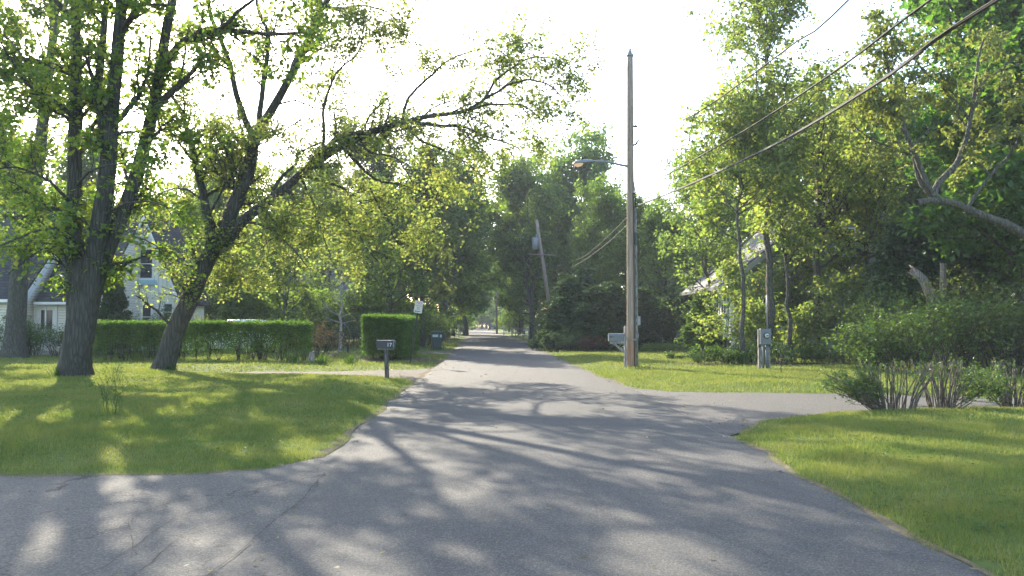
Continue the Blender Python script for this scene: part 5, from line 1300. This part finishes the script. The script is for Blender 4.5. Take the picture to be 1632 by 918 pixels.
MB().tube([hb + (0, 0, 0.03), hb + (0.13, 0, .05), hb + (.16, 0, .0)], [0.03, 0.05, 0.03], 8).build('cable_bracket', M['black'], t, True)
lp = rel(1012, 232)
loop = [lp + np.array([0.09 * math.sin(a) + 0.02, -0.04, 0.16 * math.cos(a) - 0.05]) for a in np.linspace(-0.6, 3.6, 14)]
loop2 = [lp + np.array([0.07 * math.sin(a) - 0.02, -0.07, 0.11 * math.cos(a) - 0.08]) for a in np.linspace(-2.0, 4.0, 16)]
MB().tube(loop, 0.009, 6).tube(loop2, 0.009, 6).tube([lp + (-.05, -.03, 0), lp + (0.04, -0.03, 0.06), lp + (0.14, -0.03, 0.2)], [0.03, 0.035, 0.02], 8).build('cable_loop', M['cable'], t, True)
ln = rel(1009, 330)
MB().tube([ln + (-.05, 0, 0), ln + (.06, -.02, 0.02)], 0.035, 8).tube([ln + (-.08, 0, .45), ln + (.06, -.02, .47)], 0.035, 8).build('cable_clamp', M['black'], t, True)
MB().box(-0.19, 0.19, -0.185, -0.165, 0.9, 0.96).box(-0.19, -0.17, -0.185, 0, 0.9, 0.96).box(0.17, 0.19, -0.185, 0, 0.9, 0.96).build('strap', M['plank'], t)
# street lamp on its arm
L0 = rel(1001, 265); LH = rel(944, 258)
lampo = MB().tube([L0, rel(990, 263, -.1), rel(975, 259.5, -.2), rel(960, 257, -.3), rel(945, 257, -.35)], [0.045, 0.042, 0.038, 0.034, 0.03], 10).build('street_lamp', M['galv'], t, True)
hd = MB(); a = rel(946, 257.5, -.35); e = rel(912, 260, -.55)
ax = (e - a)
rings = []
for s, w, hh, dz in [(0, .05, .05, 0), (0.1, .075, .075, 0), (0.35, .1, .095, 0), (0.6, .14, .1, 0.0), (0.85, .13, .08, -0.01), (1.0, .06, .03, -0.05)]:
    c = a + ax * s
    rings.append([tuple(c + np.array([0.0, w * math.cos(q), hh * max(math.sin(q), -0.35) + dz])) for q in np.linspace(0, 2 * math.pi, 14, endpoint=False)])
h_ = hd.loft(rings).build('lamp_head', M['galv'], lampo, True)
MB().tube([a + ax * 0.55 + (0, 0, .08), a + ax * 0.55 + (0, 0, .17)], 0.035, 8).build('photocell', M['black'], lampo, True)
m, nt, out = newmat('lit_lens')
em = N(nt, 'ShaderNodeEmission'); em.inputs[0].default_value = (1.0, 0.72, 0.42, 1); em.inputs[1].default_value = 0.15
nt.links.new(em.outputs[0], out.inputs[0])
rings = []
for s, w, hh in [(0.48, .04, .015), (0.56, .1, .09), (0.75, .12, .12), (0.9, .1, .07), (0.97, .03, .01)]:
    c = a + ax * s + np.array([0, 0, -0.03])
    rings.append([tuple(c + np.array([0, w * math.cos(q), -hh * abs(math.sin(q)) if math.sin(q) < 0 else 0.005])) for q in np.linspace(0, 2 * math.pi, 14, endpoint=False)])
MB().loft(rings).build('lens', m, lampo, True)

# second pole with the transformer, farther down the road
q0 = on_ground(XZ(884, 66)); q1 = P(855, 350, 66)
t = thing('utility_pole', 'leaning utility pole with a grey transformer among the trees', 'utility pole', q0)
MB().tube([np.array([0, 0, -0.3]), (q1 - q0) * 0.5, q1 - q0], [0.18, 0.15, 0.12], 14).build('pole', M['pole_wood'], t, True)
tr = P(853, 388, 65.8) - q0
MB().tube([tr + (0, 0, -.5), tr + (0, 0, -.46), tr + (0, 0, .42), tr + (0, 0, .5)], [0.22, 0.27, 0.27, 0.2], 16).build('transformer', M['galv'], t, True)
MB().tube([tr + (.1, 0, .5), tr + (.1, 0, .75)], 0.05, 8).build('bushing', M['ceramic'], t, True)
am = P(862, 405, 65.8) - q0
MB().tube([am - (1.0, 0, 0), am + (1.2, 0, -.1)], 0.05, 8).build('crossarm', M['pole_wood'], t, True)
# far pole by the parked car
q0 = on_ground(XZ(792, 118)); q1 = P(791, 488, 118)
t = thing('utility_pole', 'distant grey pole beside the road behind the parked car', 'utility pole', q0)
MB().tube([np.array([0, 0, -0.3]), q1 - q0, q1 - q0 + (0, 0, 4)], [0.16, 0.14, 0.12], 10).build('pole', M['plank'], t, True)
lh = q1 - q0
MB().tube([lh + (0, 0, .3), lh + (.5, 0, .2), lh + (.9, -.1, -.4)], [0.03, 0.03, 0.08], 8).build('lamp_arm', M['white_paint'], t, True)

# ---------------------------------------------------------------- cables
def cable(label, pts, r, mat, K=70, name='power_cable', group=None):
    p, _ = resample(pts, r, r, K)
    me_v, f = tubes(p[None], np.full((1, K), r), 6)
    o = obj(name, npmesh(name, me_v - p[0], [f], mat, True)); o.location = [float(c) for c in p[0]]
    return props(o, label, 'cable', group)
def at(px, py, X):                    # point on the vertical plane x = X under a pixel
    d = ray(px, py); return np.array([0, 0, CH]) + d * (X / d[0])
e2 = rel(1009, 309) + pb; e3 = rel(1010, 330) + pb; e1 = rel(1016, 212) + pb; e0 = top + pb + (0, 0, .2)
cable('lowest twisted cable running from the pole to the upper right', [e3, P(1075, 305, 23), P(1227, 235, 15.6), P(1400, 132, 11), P(1590, 0, 8), np.array([5.6, 2, 4.85]), np.array([6.2, -16, 5.9])], 0.019, M['cable_lit'])
cable('smaller cable lashed just above the lowest cable', [e3 + (0, 0, .03), P(1075, 303.5, 23), P(1227, 233, 15.6), P(1400, 129, 11), P(1584, 0, 8), np.array([5.56, 2, 4.92]), np.array([6.16, -16, 5.95])], 0.009, M['cable_lit'])
cable('middle cable running from the pole to the top edge', [e2, P(1100, 258, 21), P(1200, 200, 16.3), P(1340, 107, 12), P(1482, 0, 9.4), np.array([5.3, 2, 5.5]), np.array([5.9, -16, 6.6])], 0.016, M['cable'])
cable('twisted upper service cable sagging from the pole toward the top right', [e1, P(1025, 206, 26.5), P(1075, 196, 22), P(1130, 168, 18.5), P(1239, 89, 14), P(1280, 58, 12.9), P(1352, 0, 11.3), np.array([4.9, 2, 6.6]), np.array([5.4, -16, 8.4])], 0.014, M['cable'])
cable('thin wire leaving the pole top to the upper right', [e0, P(1035, 52, 23.8), P(1086, 0, 20), np.array([5.0, 2, 9.7]), np.array([5.4, -16, 11.2])], 0.0045, M['cable_lit'])
cable('thin wire slanting from the pole top down behind the street lamp', [e0 + (-.02, .05, -.25), P(985, 135, 36), P(955, 215, 47), P(925, 285, 56), P(858, 352, 66)], 0.006, M['cable_lit'])
cable('upper of two cables dropping to the pole with the transformer', [rel(1001, 345) + pb + (0, .1, 0), P(960, 385, 36), P(925, 412, 48), P(885, 425, 60), P(868, 420, 65.9)], 0.012, M['cable_lit'])
cable('lower of two cables dropping to the pole with the transformer', [rel(1001, 358) + pb + (0, .1, 0), P(955, 398, 36), P(915, 424, 48), P(885, 437, 60), P(870, 436, 65.9)], 0.014, M['cable_lit'])

# ---------------------------------------------------------------- mailboxes
def dome(w, h, n=10):
    """mailbox cross-section, flat bottom and round top"""
    r = w / 2
    return [(-r, 0), (r, 0)] + [(r * math.cos(a), h - r * 0.75 + r * 0.75 * math.sin(a)) for a in np.linspace(0, math.pi, n)]
mb0 = on_ground(G(617, 605))
t = thing('mailbox', 'black mailbox numbered 17 on a grey wooden post by the gravel drive', 'mailbox', mb0)
MB().box(-0.055, 0.055, -0.055, 0.055, -0.2, 0.86, 0.006).build('post', M['post_shaded'], t, xf=Matrix.Rotation(math.radians(-2.5), 4, 'Y'))
m1 = MB().prism([(y, z + 0.86) for y, z in dome(0.2, 0.24)], 'x', -0.3, 0.2).build('box', M['black'], t)
dd = MB().prism([(y * 1.06, z + 0.857) for y, z in dome(0.2, 0.245)], 'x', 0.202, 0.224).build('door', M['black'], m1)
MB().box(0.224, 0.245, -0.018, 0.018, 1.03, 1.06).build('latch', M['galv'], m1)
MB().box(-0.28, 0.19, -0.07, 0.07, 0.835, 0.858).build('mounting_board', M['plank'], t)
MB().box(0.185, 0.2, -0.122, -0.115, 0.9, 1.12).box(0.15, 0.2, -0.122, -0.115, 1.085, 1.12).build('flag', M['galv'], m1)
text_mesh('number', '17', 0.145, plain('number_white', (0.55, 0.57, 0.56), (0.5, 0.52, 0.5), 4, 0.5), m1, (0.07, -0.103, 0.965), (math.pi / 2, 0, 0))
# grey mailbox strapped beside the pole
mp_ = on_ground(G(997, 590)); mz = mp_[1]
t = thing('mailbox', 'grey mailbox on a bracketed wooden post beside the tall utility pole', 'mailbox', mp_)
def rm(px, py): return P(px, py, mz) - mp_
hp = rm(997, 520)[2]
MB().box(-0.045, 0.045, -0.05, 0.05, -0.2, hp - 0.03).prism([(-0.045, hp - 0.03), (0.045, hp - 0.03), (0.0, hp + 0.02)], 'y', -0.05, 0.05).build('post', M['plank'], t)
x0_, x1_ = rm(970.5, 540)[0], rm(994, 540)[0]; zb = rm(980, 543.5)[2]
bxm = MB().prism([(y, z + zb) for y, z in dome(0.19, 0.26)], 'x', x0_, x1_).build('box', M['grey_metal'], t)
MB().prism([(y * 1.07, z + zb - .004) for y, z in dome(0.19, 0.266)], 'x', x0_ - 0.02, x0_ - 0.002).build('door', M['grey_metal'], bxm)
MB().box(x0_ + 0.02, x0_ + 0.1, -0.106, -0.097, zb + 0.13, zb + 0.16).box(x0_ + 0.02, x0_ + 0.2, -0.104, -0.097, zb + 0.138, zb + 0.15).build('flag', M['black'], bxm)
MB().box(x0_ + 0.04, -0.046, -0.06, 0.06, zb - 0.09, zb - 0.003).build('arm', M['plank'], t)
MB().prism([(-0.05, zb - 0.42), (-0.05, zb - 0.3), (x0_ + 0.22, zb - 0.092), (x0_ + 0.12, zb - 0.092)], 'y', -0.035, 0.035).build('brace', M['plank'], t)
def smallbox(label, px, Z, pxtop, mat, pmat, hb=1.05, group=None, w=0.2):
    b = on_ground(XZ(px, Z))
    t = thing('mailbox', label, 'mailbox', b, 0, group)
    MB().box(-0.05, 0.05, -0.05, 0.05, -0.2, hb, 0.005).build('post', pmat, t)
    bb = MB().prism([(x, z + hb) for x, z in dome(w, w * 1.15)], 'y', -0.28, 0.25).build('box', mat, t)
    MB().prism([(x * 1.06, z + hb - .003) for x, z in dome(w, w * 1.17)], 'y', -0.305, -0.282).build('door', mat, bb)
    MB().box(w / 2 + 0.002, w / 2 + 0.012, -0.2, -0.17, hb + .05, hb + .25).build('flag', M['galv'], bb)
smallbox('white mailbox on a pale post on the left verge behind the farther parking sign', 731, 88, 519, M['white_paint'], M['white_paint'], 1.1, w=0.26)
smallbox('white mailbox at the far left road edge near the end of the road', 744, 125, 519, M['white_paint'], M['white_paint'], 1.15, w=0.3)
smallbox('white mailbox on the far right verge beside the distant pole', 803, 108, 522, M['white_paint'], M['white_paint'], 1.0, w=0.36)
smallbox('grey mailbox on the right verge left of the white railed fence', 822, 94, 522, M['grey_metal'], M['plank'], 1.15, w=0.28)

# ---------------------------------------------------------------- parking signs
M['sign_white'] = plain('sign_white', (0.55, 0.56, 0.53), (0.48, 0.49, 0.46), 5, 0.45)
M['sign_red'] = plain('sign_red', (0.32, 0.07, 0.06), (0.28, 0.08, 0.07), 5, 0.5)
M['sign_dark'] = plain('sign_dark', (0.06, 0.05, 0.05), (0.08, 0.05, 0.05), 5, 0.5)
def sign(label, base, lean, h, group=None, sy=0.0):
    t = thing('parking_sign', label, 'road sign', base, sy, group)
    rot = Matrix.Rotation(lean, 4, 'Y')
    MB().box(-0.028, 0.028, -0.004, 0.004, -0.3, h).box(-0.03, -0.012, -0.02, -0.004, -0.3, h).box(0.012, 0.03, -0.02, -0.004, -0.3, h).build('post', M['dark_iron'], t, xf=rot)
    w, hh = 0.305, 0.46
    pl = MB().prism([(-w / 2 + .02, h - hh), (w / 2 - .02, h - hh), (w / 2, h - hh + .02), (w / 2, h - .02), (w / 2 - .02, h), (-w / 2 + .02, h), (-w / 2, h - .02), (-w / 2, h - hh + .02)], 'y', -0.026, -0.022).build('plate', M['sign_white'], t, xf=rot)
    tx = [('NO', 0.13, h - 0.085, M['sign_red']), ('PARKING', 0.078, h - 0.185, M['sign_red']), ('ANY', 0.06, h - 0.26, M['sign_dark']), ('TIME', 0.06, h - 0.315, M['sign_dark'])]
    for s, sz, zz, mt in tx:
        o = text_mesh('lettering', s, sz, mt, pl, (0, 0, 0), (0, 0, 0))
        o.data.transform(rot @ Matrix.Translation((0, -0.0275, zz)) @ Matrix.Rotation(math.pi / 2, 4, 'X'))
    MB().prism([(-0.12, h - 0.4), (-0.07, h - 0.365), (-0.07, h - 0.388), (0.09, h - 0.388), (0.09, h - 0.412), (-0.07, h - 0.412), (-0.07, h - 0.435)], 'y', -0.0285, -0.0265).build('arrow', M['sign_dark'], pl, xf=rot)
    return t
sb = on_ground(G(653.5, 583))
sign('leaning no parking sign with a white plate beside the tall clipped hedge block', sb, math.radians(8.3), (P(668, 479.5, sb[1])[2] - sb[2]) / math.cos(math.radians(8.3)), 'no parking signs along the left verge')
sb = on_ground(XZ(724, 80))
sign('farther upright no parking sign on the left verge', sb, 0.0, P(724, 500, 80)[2], 'no parking signs along the left verge')

# ---------------------------------------------------------------- trash bin
tb = on_ground(G(696, 558))
t = thing('trash_bin', 'dark green wheeled trash bin with a pale label standing at the left verge', 'trash bin', tb, math.radians(12))
M['bin_green'] = plain('bin_green', (0.016, 0.035, 0.042), (0.022, 0.045, 0.05), 5, 0.45)
M['label_pale'] = plain('label_pale', (0.4, 0.5, 0.42), (0.3, 0.42, 0.34), 14, 0.5)
bw = 0.33
def rr(w, d, z, c=0.05):
    return [(-w + c, -d, z), (w - c, -d, z), (w, -d + c, z), (w, d - c, z), (w - c, d, z), (-w + c, d, z), (-w, d - c, z), (-w, -d + c, z)]
MB().loft([rr(.24, .26, 0.06), rr(.25, .27, 0.1), rr(.32, .34, 0.9), rr(.345, .365, 0.91), rr(.345, .365, 0.96)]).build('body', M['bin_green'], t)
MB().loft([rr(.36, .39, 0.962), rr(.365, .395, 1.0), rr(.3, .33, 1.05), rr(.15, .2, 1.065)]).build('lid', M['bin_green'], t)
for s in (-1, 1): MB().tube([np.array([s * .26, .24, .12]), np.array([s * .31, .24, .12])], 0.12, 14).build('wheel', M['black'], t, True)
MB().tube([np.array([-.25, .42, .97]), np.array([.25, .42, .97])], 0.018, 8).build('handle', M['bin_green'], t, True)
MB().prism([(-.29, .72), (.04, .72), (.05, .87), (-.3, .87)], 'y', -0.352, -0.338).prism([(.14, .7), (.25, .7), (.26, .86), (.15, .86)], 'y', -0.352, -0.338).build('label', M['label_pale'], t, xf=Matrix.Rotation(math.radians(0), 4, 'X'))

# ---------------------------------------------------------------- electric meter pedestal
me0 = on_ground(G(1219, 594)); mz = me0[1]
t = thing('meter_pedestal', 'grey electric meter box on two wooden posts with conduits', 'electric meter', me0)
def rm(px, py): return P(px, py, mz) - me0
zt, zb = rm(1220, 524)[2], rm(1220, 549)[2]
MB().box(-0.195, -0.125, 0.0, 0.09, -0.2, zt - 0.01).build('post', M['plank'], t)
MB().box(0.115, 0.185, 0.0, 0.09, -0.2, zt - 0.03).build('post', M['plank'], t)
MB().box(-0.2, 0.19, 0.0, 0.08, zb - 0.09, zb - 0.02).build('crossbar', M['plank'], t)
bx_ = MB().box(-0.165, 0.185, -0.14, -0.002, zb, zt, 0.012).build('meter_box', M['grey_metal'], t)
mc = (0.03, (zt * 0.57 + zb * 0.43))
MB().tube([np.array([mc[0], -0.135, mc[1]]), np.array([mc[0], -0.165, mc[1]]), np.array([mc[0], -0.17, mc[1]])], [0.1, 0.1, 0.088], 22).build('meter_ring', M['dark_iron'], bx_, True)
MB().tube([np.array([mc[0], -0.166, mc[1]]), np.array([mc[0], -0.21, mc[1]]), np.array([mc[0], -0.235, mc[1]])], [0.076, 0.072, 0.05], 20).build('meter_glass', plain('meter_face', (0.45, 0.47, 0.45), (0.3, 0.32, 0.3), 14, 0.15), bx_, True)
MB().box(mc[0] - 0.035, mc[0] + 0.035, -0.238, -0.2345, mc[1] - 0.012, mc[1] + 0.014).build('dial', M['black'], bx_)
for x_, r_c in ((-0.075, 0.035), (0.04, 0.035), (0.095, 0.018)):
    MB().tube([np.array([x_, -0.07, -0.1]), np.array([x_, -0.07, zb + 0.02])], r_c, 10).build('conduit', M['grey_metal'], t, True)
MB().tube([np.array([0.075, -0.05, zt - 0.02]), np.array([0.075, -0.05, zt + 0.62]), np.array([0.078, -0.05, zt + 1.1])], [0.024, 0.022, 0.02], 10).build('mast', M['galv'], t, True)
MB().box(0.05, 0.19, -0.045, 0.05, zt - 0.06, zt - 0.032).build('bracket', M['galv'], t)

# ---------------------------------------------------------------- fences
FG = 'split rail fences'
def railfence(label, p0, p1, n, h, pm, rm_, group=None):
    b = on_ground(p0); t = thing('rail_fence', label, 'fence', b, 0, group)
    d = (np.array(p1, float) - np.array(p0, float)); d[2] = 0
    for k in range(n):
        q = d * k / (n - 1)
        MB().box(q[0] - .07, q[0] + .07, q[1] - .07, q[1] + .07, -.2, h).build('post', pm, t)
    for zz in (h * 0.35, h * 0.78):
        for k in range(n - 1):
            a_, b_ = d * k / (n - 1) + (0, -.075, zz), d * (k + 1) / (n - 1) + (0, -.075, zz + .02)
            MB().tube([a_, (a_ + b_) / 2, b_], [0.05, 0.06, 0.05], 6).build('rail', rm_, t)
railfence('white railed fence with a dark end post at the right road edge', XZ(834, 82), XZ(843, 77), 2, 1.1, M['plank'], M['white_paint'], None)
railfence('weathered rail fence on the far right verge behind the white railed fence', XZ(816, 97), XZ(836, 93), 3, 1.15, M['plank'], M['plank'], None)
railfence('low fence closing the far end of the road', XZ(748, 186), XZ(774, 186), 5, 1.5, M['plank'], M['plank'], None)
fb = on_ground(XZ(540, 52)); t = thing('iron_fence', 'black iron fence in the shade left of the tall clipped hedge block', 'fence', fb)
for k in range(3): MB().box(k * 0.95 - 0.03, k * 0.95 + 0.03, -.03, .03, -.2, 1.15).build('post', M['dark_iron'], t)
g_ = MB()
for k in range(17): g_.box(0.06 + k * 0.112 - .008, 0.06 + k * 0.112 + .008, -.008, .008, 0.08, 1.05)
g_.box(0.03, .92, -.012, .012, .95, .98).box(0.98, 1.87, -.012, .012, .95, .98).box(0.03, .92, -.012, .012, .14, .17).box(0.98, 1.87, -.012, .012, .14, .17)
g_.build('railing', M['dark_iron'], t)
pb_ = on_ground(XZ(555, 41)); t = thing('marker_post', 'short dark post standing alone left of the tall clipped hedge block', 'post', pb_)
MB().box(-.05, .05, -.05, .05, -.2, .5).build('shaft', M['dark_iron'], t); MB().box(-.08, .08, -.06, .06, .502, .56, 0.01).build('cap', M['dark_iron'], t)

# ---------------------------------------------------------------- cars
M['tyre'] = plain('tyre', (0.02, 0.02, 0.02), (0.03, 0.03, 0.03), 20, 0.85)
M['tail'] = plain('tail_light', (0.3, 0.02, 0.02), (0.25, 0.02, 0.02), 5, 0.2)
M['head'] = plain('head_light', (0.6, 0.62, 0.62), (0.5, 0.52, 0.52), 5, 0.15)
def car(label, loc, rz, paint, Hc=1.5, Lc=4.5, Wc=1.8):
    t = thing('parked_car', label, 'car', loc, rz)
    hL, hW = Lc / 2, Wc / 2
    # body: stations along the length (x), each with belt height and half width
    st = [(-hL, .45, .62, .80), (-hL + .08, .3, .78, .9), (-hL + .5, .24, .92, 1), (-hL + 1.2, .22, .97, 1), (0, .22, .97, 1), (hL - 1.5, .22, .95, 1), (hL - .5, .24, .84, .98), (hL - .1, .3, .72, .88), (hL, .42, .58, .76)]
    s = Hc / 1.5
    rings = [[(x, y * hW * w, z) for y, z in ((-.9, lo), (-1, lo + .14), (-1, (lo + hi * s) / 2), (-.96, hi * s), (.96, hi * s), (1, (lo + hi * s) / 2), (1, lo + .14), (.9, lo))] for x, lo, hi, w in st]
    MB().loft(rings).build('body', paint, t, False)
    b0 = 0.955 * s
    cab = [(-hL + .25, b0, .9), (-hL + .75, Hc * .97, .74), (-hL + 1.3, Hc, .72), (0.25, Hc * .985, .72), (hL - 1.35, b0 - .02, .9)]
    rings = [[(x, -hW * w, b0 - .03), (x, -hW * w * .97, z - .02), (x, -hW * w * .8, z), (x, hW * w * .8, z), (x, hW * w * .97, z - .02), (x, hW * w, b0 - .03)] for x, z, w in cab]
    MB().loft(rings).build('cabin', paint, t)
    for sd in (-1, 1):
        g = MB()
        for xa, xb in ((-hL + .7, -hL + 1.55), (-hL + 1.62, -.02 + .35)):
            xb2 = xb
            g.prism([(xa, b0 + .02), (xb2, b0 + .02), (min(xb2, .25), Hc - .1), (xa + .12, Hc - .1)], 'y', sd * hW * .835 - .02, sd * hW * .835 + .02)
        g.build('side_window', M['glass'], t)
    MB().add([(-hL + .235, -.7 * hW, b0 + .03), (-hL + .235, .7 * hW, b0 + .03), (-hL + .66, .6 * hW, Hc - .1), (-hL + .66, -.6 * hW, Hc - .1)], [(0, 1, 2, 3)]).build('rear_window', M['glass'], t)
    MB().add([(hL - 1.33, -.78 * hW, b0 + .03), (hL - 1.33, .78 * hW, b0 + .03), (.42, .62 * hW, Hc - .06), (.42, -.62 * hW, Hc - .06)], [(0, 1, 2, 3)]).build('windscreen', M['glass'], t)
    for x in (-hL + .85, hL - .9):
        for sd in (-1, 1):
            wv = MB().tube([np.array([x, sd * (hW - .16), .32]), np.array([x, sd * (hW + .012), .32])], 0.32, 18).build('wheel', M['tyre'], t)
            MB().tube([np.array([x, sd * (hW + .013), .32]), np.array([x, sd * (hW + .024), .32])], 0.2, 14).build('rim', M['galv'], wv)
    for sd in (-1, 1):
        MB().box(-hL - .012, -hL + .1, sd * hW * .62 - .14, sd * hW * .62 + .14, .66 * s, .8 * s).build('tail_light', M['tail'], t)
        MB().box(hL - .1, hL + .03, sd * hW * .56 - .15, sd * hW * .56 + .15, .56, .68).build('headlight', M['head'], t)
    MB().box(-hL - .025, -hL - .004, -.25, .25, .5, .61).build('plate', M['white_paint'], t)
    return t
def paint(name, c):
    m, nt, out = newmat(name)
    p = principled(nt, out, c, 0.3, 0.2, None, 0, 0, 0.5); p.inputs['Coat Weight'].default_value = 0.1
    return m
car('dark car parked at the far end of the road', XZ(785, 172), math.radians(90), paint('dark_paint', (0.03, 0.036, 0.042)), 1.65)
car('white car hidden behind the long low hedge', on_ground(XZ(376, 41)), math.radians(182), paint('white_car_paint', (0.75, 0.76, 0.77)), 1.7, 4.4)

# ---------------------------------------------------------------- the air
hz = MB().box(-400, 400, -250, 400, -1.5, 24)
m, nt, out = newmat('haze_air')
vp = N(nt, 'ShaderNodeVolumePrincipled')
vp.inputs['Color'].default_value = (0.86, 0.93, 1.0, 1)
vp.inputs['Density'].default_value = 0.00055
vp.inputs['Anisotropy'].default_value = 0.1
nt.links.new(vp.outputs[0], out.inputs['Volume'])
props(hz.build('haze', m), kind='stuff')
